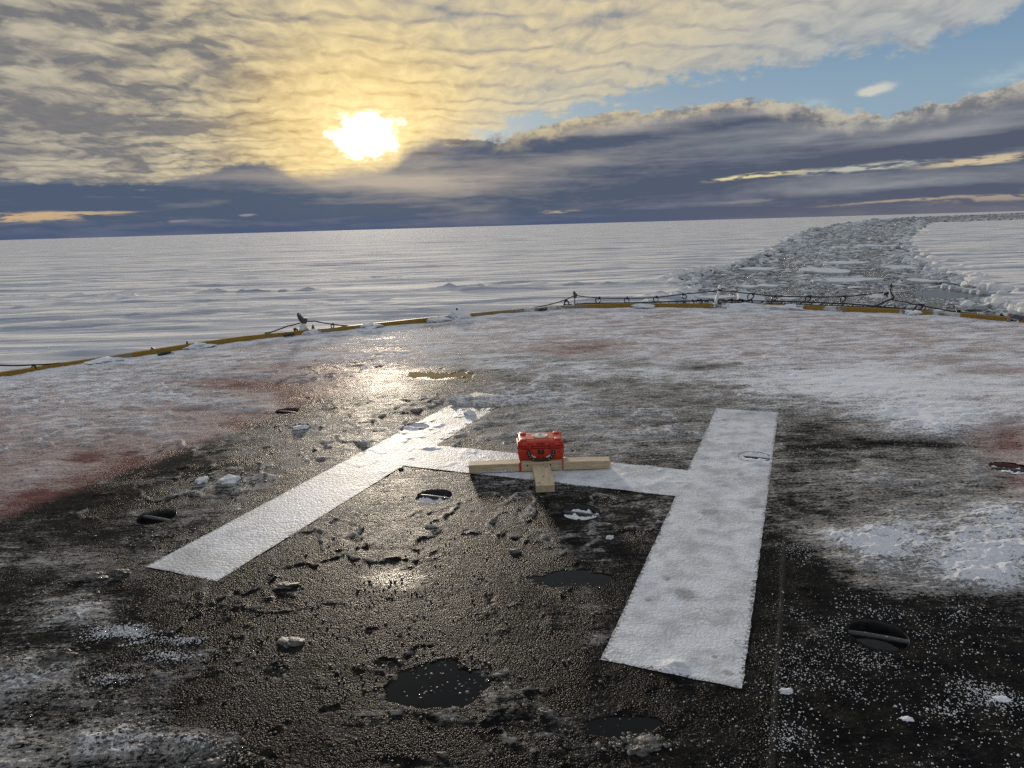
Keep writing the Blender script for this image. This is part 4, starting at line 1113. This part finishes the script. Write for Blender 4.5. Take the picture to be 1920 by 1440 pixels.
def build_timber_and_case():
    wood = mat_wood(); screw = simple('screw_steel', (0.03, 0.028, 0.026), 0.4, 0.6)
    HB = 0.060; HS = 0.050
    e = empty('timber_cross', (0.178, 4.80, 0.004)); tag(e, 'pale timber beams joined in a cross, lying over the H crossbar', 'timber cross')
    def beam(name, L, w, h, loc, rz):
        bm = bmesh.new(); mkbox(bm, (L, w, h), (0, 0, 0), (0, 0, 0), 0.004, 2)
        bmesh.ops.subdivide_edges(bm, edges=[q for q in bm.edges if q.calc_length() > L * 0.8], cuts=14)
        for v in bm.verts:
            v.co += Vector((0, 0.0025 * math.sin(v.co.x * 7 + w * 40), 0.0022 * math.sin(v.co.x * 5 + 1)))
        return obj(name, bm, wood, e, False, loc, (0, 0, rz))
    lb = beam('long_beam', 1.0, 0.10, HB, (0, 0, HB / 2), rad(0.6))
    sb = beam('short_beam', 0.40, 0.122, HS, (0.014, -0.2625, HS / 2), rad(90 + 1.2))
    for (px, py) in [(0.013, -0.30), (-0.02, -0.42)]:
        bm = bmesh.new(); mklathe(bm, [(0.006, 0), (0.006, 0.002), (0.0005, 0.003)], 12); obj('screw', bm, screw, e, True, (px, py, HS))
    for dx in (-0.085, 0.075):
        bm = bmesh.new(); mklathe(bm, [(0.0065, 0), (0.0065, 0.002), (0.0005, 0.003)], 12); obj('screw', bm, screw, e, True, (dx, -0.0505, 0.043), (rad(90), 0, 0))
    # frost crystals along the foot of the beam's left half
    pts = []; szs = []
    for k in range(70):
        x = R.uniform(-0.44, -0.17); pts.append((x, -0.053 + R.uniform(-0.004, 0.001), 0.004 + abs(R.gauss(0, 0.006)))); szs.append(R.uniform(0.002, 0.006))
    o = scatter('frost', pts, szs, chunk_bases(4, 5, 1), MS['pellet'], (0.8, 1.2)); o.parent = e

    # ---- case
    red = simple('case_red', (0.52, 0.042, 0.018), 0.42, 0, 0.18, 60, bumpd=0.0006); redd = simple('case_red_trim', (0.40, 0.020, 0.012), 0.5, 0, 0.2, 60)
    blk = MS['black']; wht = simple('case_label', (0.70, 0.66, 0.62), 0.5, 0, 0.15, 120)
    fy = 4.795; cx = 0.190; W_, D_, H_ = 0.335, 0.235, 0.145
    c = empty('red_case', (cx, fy + D_ / 2, 0.004 + HB + 0.001), (0, 0, rad(0.5))); tag(c, 'red hard plastic case strapped onto the timber cross', 'case')
    bm = bmesh.new()
    mkbox(bm, (W_ - 0.02, D_ - 0.02, 0.088), (0, 0, 0.044), (0, 0, 0), 0.014, 3, taper=(1.035, 1.05))
    for x in (-0.148, 0.148):
        mkbox(bm, (0.03, D_ - 0.004, 0.05), (x, 0, 0.068), (0, 0, 0), 0.006)
    for x in (-0.11, 0.11): mkbox(bm, (0.012, 0.012, 0.07), (x, -D_ / 2 + 0.010, 0.045), (0, 0, 0), 0.003)
    body = obj('body', bm, red, c, True)
    bm = bmesh.new()
    mkbox(bm, (W_, D_, 0.014), (0, 0, 0.0965), (0, 0, 0), 0.004, 2); obj('rim', bm, redd, body, True)
    bm = bmesh.new()
    mkbox(bm, (W_ - 0.006, D_ - 0.006, 0.040), (0, 0, 0.1245), (0, 0, 0), 0.010, 3, taper=(0.93, 0.90))
    for sx in (-1, 1):
        for sy in (-1, 1):
            mkbox(bm, (0.045, 0.05, 0.012), (sx * 0.122, sy * 0.076, 0.147), (0, 0, 0), 0.005, 2)
            mkbox(bm, (0.030, 0.032, 0.034), (sx * 0.147, sy * 0.098, 0.127), (0, 0, 0), 0.008, 2)
    for x in (-0.075, 0.075):
        mkbox(bm, (0.030, 0.020, 0.030), (x, -D_ / 2 + 0.010, 0.125), (0, 0, 0), 0.005, 2)
        mkbox(bm, (0.06, 0.14, 0.006), (x * 0.9, 0.0, 0.1455), (0, 0, 0), 0.0025, 1)
    lid = obj('lid', bm, red, c, True)
    bm = bmesh.new()
    for x in (-0.075, 0.075): pass
    bm.free()
    for x in (-0.085, 0.085):
        bm = bmesh.new(); mkbox(bm, (0.042, 0.010, 0.030), (x, -D_ / 2 - 0.002, 0.103), (0, 0, 0), 0.004, 2); obj('latch', bm, redd, c, True)
    bm = bmesh.new(); mkbox(bm, (0.055, 0.022, 0.02), (0, -D_ / 2 + 0.012, 0.128), (0, 0, 0), 0.004); obj('lid_tab', bm, redd, c, True)
    # disc on the lid
    bm = bmesh.new(); mklathe(bm, [(0.056, 0), (0.058, 0.006), (0.052, 0.012), (0.046, 0.010), (0.030, 0.0125), (0.012, 0.0135), (0.010, 0.022), (0.0005, 0.024)], 40, cap=False)
    obj('antenna_disc', bm, simple('disc_cream', (0.62, 0.57, 0.48), 0.45, 0, 0.12, 90), c, True, (0.0, 0.005, 0.1445))
    # black perforated straps curving in to the handle
    fyl = -D_ / 2
    for sx in (-1, 1):
        path = [(sx * 0.087, fyl - 0.004, 0.078), (sx * 0.087, fyl - 0.007, 0.060), (sx * 0.082, fyl - 0.008, 0.042), (sx * 0.070, fyl - 0.008, 0.026), (sx * 0.052, fyl - 0.008, 0.010), (sx * 0.046, fyl - 0.008, -0.004)]
        bm = bmesh.new()
        P = [Vector(p) for p in path]; n_ = len(P); vs = []
        for i, p in enumerate(P):
            d = (P[min(i + 1, n_ - 1)] - P[max(i - 1, 0)]).normalized(); s_ = Vector((d.z, 0, -d.x)) * 0.011
            vs.append([bm.verts.new(p + s_ + Vector((0, y_, 0))) for y_ in (-0.003, 0.003)] + [bm.verts.new(p - s_ + Vector((0, y_, 0))) for y_ in (0.003, -0.003)])
        for a, b in zip(vs[:-1], vs[1:]):
            for k in range(4): bm.faces.new((a[k], a[(k + 1) % 4], b[(k + 1) % 4], b[k]))
        bm.faces.new(vs[0]); bm.faces.new(list(reversed(vs[-1])))
        st_ = obj('strap', bm, blk, c)
        for i in range(1, 5):
            p = P[i].lerp(P[i - 1], 0.3)
            bm = bmesh.new(); mklathe(bm, [(0.0032, 0), (0.0028, 0.0008), (0.0004, 0.0008)], 10); obj('eyelet', bm, wht, st_, True, (p.x, p.y - 0.0032, p.z), (rad(90), 0, 0))
        bm = bmesh.new(); mkprism(bm, [(sx * 0.070, 0.046), (sx * 0.074, 0.032), (sx * 0.058, 0.020), (sx * 0.034, 0.026), (sx * 0.048, 0.034)], fyl - 0.0035, fyl + 0.006); obj('label_patch', bm, wht, c)
    for x in (-0.013, 0.013):
        bm = bmesh.new(); mkbox(bm, (0.017, 0.006, 0.034), (x, fyl - 0.001, 0.066), (0, 0, 0), 0.003); obj('catch', bm, blk, c)
    bm = bmesh.new(); mktube(bm, [(-0.050, fyl - 0.010, 0.004), (-0.03, fyl - 0.016, 0.012), (0, fyl - 0.018, 0.015), (0.03, fyl - 0.016, 0.012), (0.050, fyl - 0.010, 0.004)], 0.009, 8); obj('handle', bm, blk, c, True)
    bm = bmesh.new(); mkbox(bm, (0.105, 0.016, 0.014), (0, fyl - 0.004, -0.002), (0, 0, 0), 0.003); obj('handle_rest', bm, blk, c)
    # red tie straps down the face of the beam
    for x, w in ((-0.150, 0.014), (0.150, 0.008)):
        bm = bmesh.new(); mkbox(bm, (w, 0.004, 0.066), (x, fyl + 0.0045 - 0.052, -0.026), (0, 0, 0), 0.001); mkbox(bm, (w, 0.050, 0.004), (x, fyl - 0.020, 0.005), (0, 0, 0), 0.001)
        obj('tie_strap', bm, redd, c)

# ------------------------------------------------------------------ the frozen sea
YL = [-20, 10, 71.4, 102, 122, 420, 1161, 1608, 2700, 9000]; XLv = [-22, -9, 18.2, 24.6, 40, 176, 596, 884, 1918, 9000]
YR = [-30, 10, 35, 55, 60.5, 64, 68, 71, 87, 119, 219, 602, 632, 720, 1000, 9000]; XRv = [4, 22, 31, 39.5, 40.5, 44, 49.5, 47.5, 54.3, 68, 121, 349, 440, 640, 1500, 20000]
def chan_l(y): return np.interp(y, YL, XLv)
def chan_r(y): return np.interp(y, YR, XRv)

def mat_ice():
    mt, t, b = material('sea_ice_snow')
    P = t.pos(); sx, sy, sz = t.sep(P); flat = t.xyz(sx, sy, 0.0)
    d = t.math('SQRT', sx * sx + sy * sy)
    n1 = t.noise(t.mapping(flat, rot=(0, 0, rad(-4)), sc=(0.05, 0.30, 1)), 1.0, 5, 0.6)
    n2 = t.noise(t.mapping(flat, rot=(0, 0, rad(-8)), sc=(0.6, 2.2, 1)), 1.0, 4, 0.6)
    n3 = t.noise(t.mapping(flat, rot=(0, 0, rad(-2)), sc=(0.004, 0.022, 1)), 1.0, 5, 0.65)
    c = t.mix(t.smooth(n1, 0.36, 0.56), (0.36, 0.395, 0.47), (0.75, 0.735, 0.715))  # bare blue ice; also paints the drifts' blue-grey shadow streaks into the colour
    c = t.mix(t.smooth(n2, 0.60, 0.72) * 0.35, c, (0.42, 0.47, 0.57))
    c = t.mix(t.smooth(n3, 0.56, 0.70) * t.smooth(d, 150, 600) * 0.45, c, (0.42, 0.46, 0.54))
    cut = t.smooth(sz, SEA + 0.30, SEA + 0.12)
    c = t.mix(cut * 0.6, c, (0.38, 0.50, 0.56))
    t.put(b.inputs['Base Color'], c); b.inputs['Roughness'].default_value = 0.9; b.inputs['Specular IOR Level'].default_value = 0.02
    nb = t.bump(n2, 0.16, 0.8)
    nb = t.bump(n1, 1.5, 0.95, nb)
    nb = t.bump(n3, 14.0, 0.8, nb)
    t.put(b.inputs['Normal'], nb)
    return mt

RIDGES = [([(-40, 560), (60, 557), (150, 554), (250, 556), (300, 551), (400, 547), (520, 545), (600, 541)], 0.42), ([(40, 574), (150, 566), (240, 560), (280, 556)], 0.34), ([(600, 523), (720, 519), (800, 516)], 0.30), ([(760, 547), (840, 541), (900, 538), (985, 534), (1030, 530), (1060, 533), (1130, 531), (1180, 529), (1270, 526)], 0.46),
          ([(180, 540), (320, 531)], 0.26), ([(560, 578), (640, 567), (720, 561)], 0.30), ([(1180, 560), (1240, 553), (1290, 545)], 0.35), ([(0, 617), (160, 600), (260, 590)], 0.22), ([(380, 573), (300, 577), (240, 581)], 0.26), ([(540, 577), (590, 573)], 0.28), ([(700, 548), (640, 552)], 0.2)]

def build_ice():
    rs = [11.0]
    while rs[-1] < 30000:
        r = rs[-1]; rs.append(r + max(0.10, min(r * r / 5325 * 0.42, r * 0.05)))
    r = np.array(rs); a = np.radians(np.concatenate([np.arange(-75, -46, 1.0), np.arange(-46, 46.01, 0.10), np.arange(47, 76, 1.0)]))
    A_, R_ = np.meshgrid(a, r)
    x = (R_ * np.sin(A_)).ravel(); y = (R_ * np.cos(A_)).ravel(); rr = R_.ravel()
    sp = np.maximum(np.maximum(0.10, np.minimum(rr * rr / 5325 * 0.42, rr * 0.05)) * 0.6, rr * rad(0.10))
    wx = x * 0.996 + y * 0.085; wy = y * 0.996 - x * 0.085
    wp = fbm(x, y, 14, 2, 0.5, 101)
    z = fbm(wx / 4.5, wy + wp * 0.8, 2.4, 4, 0.6, 105, sp * 0.7) * 0.13
    z += np.maximum(fbm(wx / 3.2, wy + wp, 6.5, 3, 0.5, 111, sp * 0.7) - 0.25, 0) * 0.42
    z += fbm(wx / 4, wy, 16, 4, 0.6, 115, sp * 0.7) * 0.26
    z += np.maximum(fbm(wx / 4, wy, 60, 3, 0.6, 119, sp * 0.5) - 0.35, 0) * 1.0 * sst(rr, 120, 300)
    for line, h in RIDGES:
        P = np.array([ground(px, py, EYE - SEA - 0.5) for px, py in line])
        for p, q in zip(P[:-1], P[1:]):
            d = q - p; L = d @ d
            u = np.clip(((x - p[0]) * d[0] + (y - p[1]) * d[1]) / L, 0, 1)
            dd = np.hypot(x - p[0] - u * d[0], y - p[1] - u * d[1])
            k = 0.55 + 0.9 * fbm(x, y, 3.4, 3, 0.6, 131)
            z = np.maximum(z, z * 0.5 + h * np.exp(-(dd / 0.9) ** 2) * np.maximum(k, 0.1) * 0.8)
    # channel cut
    jag = fbm(x, y, 9, 4, 0.62, 141) * 1.6 + fbm(x, y, 2.0, 2, 0.5, 143) * 0.5
    dx = np.maximum(chan_l(y) - x, x - chan_r(y)) * 0.9 + jag * np.clip(rr / 90, 0.5, 4)
    dx = np.where(y < 0, 5, dx)
    rim = np.exp(-((dx - 1.0) / 0.8) ** 2) * np.maximum(fbm(x, y, 1.8, 3, 0.6, 147, sp * 0.5) + 0.1, 0) * 0.55
    top = SEA + 0.42 + z + rim
    zz = np.where(dx > 0, top, SEA - 0.5)
    soft = sst(dx, -0.25, 0.12)
    zz = (SEA - 0.5) * (1 - soft) + top * soft
    V = np.stack([x, y, zz], 1); F = grid_faces(*A_.shape)
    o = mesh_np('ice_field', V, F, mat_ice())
    tag(o, 'wide flat snow-covered sea ice reaching the horizon', 'sea ice', kind='structure')

def mat_slush():
    mt, t, b = material('slush_water')
    P = t.pos(); sx, sy, sz = t.sep(P); flat = t.xyz(sx, sy, 0.0)
    n = t.noise(flat, 0.8, 5, 0.7); n2 = t.noise(t.mapping(flat, sc=(1.2, 3.4, 1)), 1.0, 5, 0.7)
    g = ground(1850, 551, EYE - SEA)
    openw = t.blob(flat, (g[0], g[1]), (8.5, 7.5), 60, False)
    sl = t.smooth(n2 + (n - 0.5) * 0.5 - t.smooth(openw, 0.05, 0.45) * 0.5, 0.40, 0.56)
    c = t.mix(sl, (0.030, 0.034, 0.034), t.mix(n, (0.20, 0.21, 0.205), (0.36, 0.37, 0.37)))
    t.put(b.inputs['Base Color'], c); t.put(b.inputs['Roughness'], t.mixf(sl, 0.22, 0.7)); b.inputs['IOR'].default_value = 1.33; t.put(b.inputs['Specular IOR Level'], t.mixf(sl, 0.5, 0.1))
    t.put(b.inputs['Normal'], t.bump((n2 * 1.0 + n * 0.6) * sl + 0.06 * n, 0.28, 0.9))
    return mt

def build_channel():
    ys = np.concatenate([np.linspace(-25, 140, 160), np.geomspace(143, 6000, 160)])
    xl = chan_l(ys) - 8; xr = chan_r(ys) + 8; n = 40
    V = []
    for y, a, b in zip(ys, xl, xr):
        for k in range(n): V.append((a + (b - a) * k / (n - 1), y, SEA))
    V = np.array(V); V[:, 2] += fbm(V[:, 0], V[:, 1], 4.0, 2, 0.5, 151) * 0.03
    o = mesh_np('water', V, grid_faces(len(ys), n), mat_slush())
    tag(o, 'dark slushy water in the ship track', 'water', kind='structure')
    bases = chunk_bases(14, 12, 1, 0.8, 0.34)
    slabs = []
    for k in range(10):
        rr = random.Random(k); n_ = rr.randint(5, 8); an = sorted(rr.uniform(0, 6.283) for _ in range(n_))
        top = [(math.cos(q) * rr.uniform(0.7, 1.1), math.sin(q) * rr.uniform(0.7, 1.1)) for q in an]
        v = [(px, py, 0.5 + rr.uniform(-0.08, 0.08)) for px, py in top] + [(px * 1.04, py * 1.04, -0.6) for px, py in top] + [(0, 0, 0.5)]
        f = []
        for i in range(n_):
            j = (i + 1) % n_; f += [(i, j, 2 * n_), (i, n_ + i, n_ + j), (i, n_ + j, j)]
        slabs.append((np.array(v), np.array(f)))
    pts = []; sz = []; ptsS = []; szS = []
    g = ground(1850, 551, EYE - SEA)
    def fill(n, y0, y1, lo, hi, P_, Z_, powr=2.2, zlo=-0.02):
        k = 0
        while k < n:
            y = R.uniform(y0, y1); a = float(chan_l(y)); b = float(chan_r(y))
            x = R.uniform(a - 0.8, b + 0.8)
            if abs(x) > y * 1.1 + 5: continue
            if math.hypot((x - g[0]) / 6.5, (y - g[1]) / 4.2) < 1 + 0.3 * R.random(): continue
            if perlin(np.array([x / (0.05 * y + 3.0)]), np.array([y / (0.03 * y + 1.2)]), 171)[0] < R.uniform(-0.9, 0.35): continue
            s = lo * (hi / lo) ** (R.random() ** powr)
            P_.append((x, y, SEA + s * R.uniform(zlo, 0.16))); Z_.append(s); k += 1
    fill(9000, 40, 95, 0.05, 0.28, pts, sz, 3.2)
    fill(7000, 80, 180, 0.08, 0.62, pts, sz, 3.0)
    fill(6500, 150, 420, 0.16, 1.2, pts, sz, 2.8)
    fill(5500, 380, 1300, 0.45, 1.9, pts, sz)
    fill(2500, 1200, 4500, 1.5, 4.5, pts, sz)
    fill(1100, 42, 110, 0.2, 0.9, ptsS, szS); fill(1300, 90, 200, 0.35, 1.5, ptsS, szS); fill(1400, 180, 500, 0.6, 2.2, ptsS, szS); fill(800, 420, 1400, 1.5, 4, ptsS, szS)
    # rubble pushed along both edges of the track
    for k in range(2600):
        y = 45 * (900 / 45) ** R.random(); side = R.random() < 0.5
        x = float(chan_l(y)) + abs(R.gauss(0, 1)) * (0.8 + y * 0.012) if side else float(chan_r(y)) - abs(R.gauss(0, 1)) * (0.7 + y * 0.01)
        if math.hypot((x - g[0]) / 6.0, (y - g[1]) / 4.0) < 1: continue
        s = (0.10 + 0.0022 * y) * (1 + 1.6 * R.random() ** 3); pts.append((x, y, SEA + s * R.uniform(0.05, 0.3))); sz.append(s)
    Va = scatter('brash_ice', pts, sz, bases, MS['brash'], (0.35, 0.75), False, 0.5)
    tag(Va, 'broken brash ice filling the ship track', 'brash ice', kind='stuff')
    Vb = scatter('pancake_ice', ptsS, [s for s in szS], slabs, MS['brash'], (0.10, 0.22), False, 0.10)
    tag(Vb, 'thin broken plates of ice floating in the ship track', 'ice plates', kind='stuff')

    # floes one can point at
    def floe(px, py, wpx, dpx, th, lab, tilt=0.0, seed=0, spin=0.0):
        c = ground(px, py, EYE - SEA - th); rr = random.Random(seed)
        pm = math.hypot(c[0], c[1]) / FPX; w = wpx * pm / 2; d = max(dpx * pm * math.hypot(c[0], c[1]) / (EYE - SEA) / 2, 0.5)
        bm = bmesh.new(); n_ = 16; tv = []; bv = []; mv = []
        for k in range(n_):
            an = 2 * math.pi * k / n_
            q = 1.0 / max(abs(math.cos(an)) ** 1.3 + abs(math.sin(an)) ** 1.3, 0.3) ** 0.7 * rr.uniform(0.82, 1.08)
            tv.append(bm.verts.new((math.cos(an) * w * q, math.sin(an) * d * q, th + rr.uniform(-.03, .03)))); mv.append(bm.verts.new((math.cos(an) * w * q * 1.0, math.sin(an) * d * q, th * 0.45)));
            bv.append(bm.verts.new((math.cos(an) * w * q * 0.97, math.sin(an) * d * q * 0.97, -0.4)))
        for k in range(n_):
            j = (k + 1) % n_; bm.faces.new((tv[k], tv[j], mv[j], mv[k])); bm.faces.new((mv[k], mv[j], bv[j], bv[k]))
        bm.faces.new(tv); bm.faces.new(list(reversed(bv)))
        top_f = [f for f in bm.faces if len(f.verts) == n_ and f.calc_center_median().z > 0]
        bmesh.ops.bevel(bm, geom=list(top_f[0].edges), offset=0.04, segments=2, affect='EDGES')
        o = obj('ice_floe', bm, MS['floe'], None, False, (c[0], c[1], SEA), (rad(tilt), 0, rad(spin)))
        tag(o, lab, 'ice floe', 'flat ice floes afloat in the ship track')
    F_ = [(1545, 506, 82, 11, .30, 'pale triangular-ended floe in the middle of the track', 0, 3), (1585, 524, 132, 6, .30, 'longest thin white floe across the middle of the track', 1, 5), (1403, 536, 34, 6, .26, 'short floe just above the upper rope right of the bare post', 0, 7), (1440, 535, 40, 5, .24, 'narrow tilted floe beside the short one above the rope', 0, 9),
          (1345, 556, 74, 6, .42, 'thick grey slab floe behind the bare white post', 0, 11), (1478, 559, 34, 4, .2, 'small floe low in the track between two net clips', 0, 13), (1640, 460, 66, 4, .35, 'far pale floe in the upper track', 0, 15), (1590, 463, 50, 4, .3, 'far thin floe left of another in the upper track', 0, 17),
          (1580, 492, 90, 5, .3, 'slim floe just behind the triangular-ended one', 0, 19), (1310, 527, 46, 6, .25, 'floe by the left bank of the track near the notch', 0, 21), (1420, 503, 70, 6, .35, 'floe along the upper left bank of the track', 0, 23), (1690, 500, 60, 6, .28, 'blue-grey floe right of centre in the track', 0, 25),
          (1730, 525, 50, 6, .25, 'grey floe near the right bank of the track', 0, 27), (1410, 558, 44, 14, .35, 'peaked white block floe right of the bare post', 9, 29), (1300, 556, 60, 12, .40, 'bluish block floe left of the bare post', 6, 31)]
    for i, f in enumerate(F_): floe(*f, spin=R.uniform(-8, 8))
    # row of upended blocks on the right bank
    rr = random.Random(4)
    B_ = [(1778, 541), (1793, 543), (1806, 546), (1820, 548), (1833, 550), (1852, 552), (1872, 554), (1892, 553)]
    for i, (px, py) in enumerate(B_):
        c = ground(px, py, EYE - SEA); pm = math.hypot(c[0], c[1]) / FPX
        w = (13 if i < 5 else 22) * pm
        bm = bmesh.new(); mkbox(bm, (w, 0.6, 0.45 + 0.1 * rr.random()), (0, 0, 0.1), (rr.uniform(-.1, .1), rr.uniform(-.12, .12), 0), 0.05, 2, taper=(0.9, 0.9))
        for v in bm.verts: v.co += Vector((rr.uniform(-.02, .02), rr.uniform(-.02, .02), rr.uniform(-.02, .02)))
        o = obj('ice_block', bm, MS['floe'], None, False, (c[0], c[1] + 0.5, SEA), (0, 0, rr.uniform(-0.3, 0.3)))
        tag(o, 'squared snow-capped ice block in the row along the right bank', 'ice block', 'row of ice blocks behind the open water')

MS = {}
MS['snow'] = mat_snow('packed_snow', (0.80, 0.82, 0.86), 1.0, 0.008)
MS['pellet'] = mat_snow('pellet_snow', (0.62, 0.64, 0.67), 4.0, 0.001)
def mat_slushlump():
    mt, t, b = material('dirty_ice')
    p = t.pos(); n = t.noise(p, 30, 4, 0.6)
    t.put(b.inputs['Base Color'], t.mix(t.smooth(n, 0.3, 0.75), (0.025, 0.024, 0.022), (0.17, 0.165, 0.155)))
    t.put(b.inputs['Roughness'], t.mixf(n, 0.35, 0.6)); b.inputs['Specular IOR Level'].default_value = 0.2; t.put(b.inputs['Normal'], t.bump(n + t.noise(p, 130, 3, 0.6) * 0.5, 0.006, 1.0))
    return mt
MS['slush'] = mat_slushlump()
MS['rope'] = simple('dark_rope', (0.025, 0.026, 0.03), 0.8, 0, 0.3, 200)
MS['black'] = simple('black_rubber', (0.012, 0.012, 0.014), 0.5, 0, 0.3, 60, frost=0.05)
MS['white_gear'] = simple('white_gear_paint', (0.66, 0.66, 0.64), 0.5, 0, 0.15, 20, bumpd=0.002)
MS['grey_gear'] = simple('grey_pipe', (0.07, 0.075, 0.08), 0.5, 0.2, 0.3, 30, frost=0.05)
MS['gear_dark'] = simple('frosted_iron', (0.06, 0.055, 0.05), 0.55, 0.2, 0.5, 25, frost=0.42)
MS['gear_rust'] = simple('rusty_plate', (0.26, 0.20, 0.14), 0.7, 0, 0.4, 18, frost=0.3)
def mat_brash():
    mt, t, b = material('brash')
    p = t.pos(); n = t.noise(p, 0.9, 4, 0.6)
    g = t.new('ShaderNodeNewGeometry'); rnd = S(t, g.outputs['Random Per Island'])
    c = t.mix(t.smooth(rnd, 0.15, 0.95), (0.30, 0.32, 0.33), (0.66, 0.685, 0.71))
    t.put(b.inputs['Base Color'], t.mix(t.smooth(n, 0.35, 0.7) * 0.4, c, (0.40, 0.45, 0.48)))
    b.inputs['Roughness'].default_value = 0.75; b.inputs['Specular IOR Level'].default_value = 0.12
    t.put(b.inputs['Normal'], t.bump(t.noise(p, 6, 3, 0.6), 0.05, 0.8))
    return mt
MS['brash'] = mat_brash()
MS['floe'] = mat_snow('floe_snow', (0.58, 0.63, 0.68), 0.25, 0.05)

build_deck(); build_letter(); build_pots(); build_puddles(); build_pellets(); build_crumbs(); build_lumps()
build_coaming(); build_gear(); build_timber_and_case()
build_ice(); build_channel()

SC.cycles.use_denoising = False
SC.cycles.max_bounces = 5; SC.cycles.diffuse_bounces = 2; SC.cycles.glossy_bounces = 3; SC.cycles.transmission_bounces = 2
SC.cycles.caustics_reflective = False; SC.cycles.caustics_refractive = False
SC.cycles.sample_clamp_indirect = 4.0
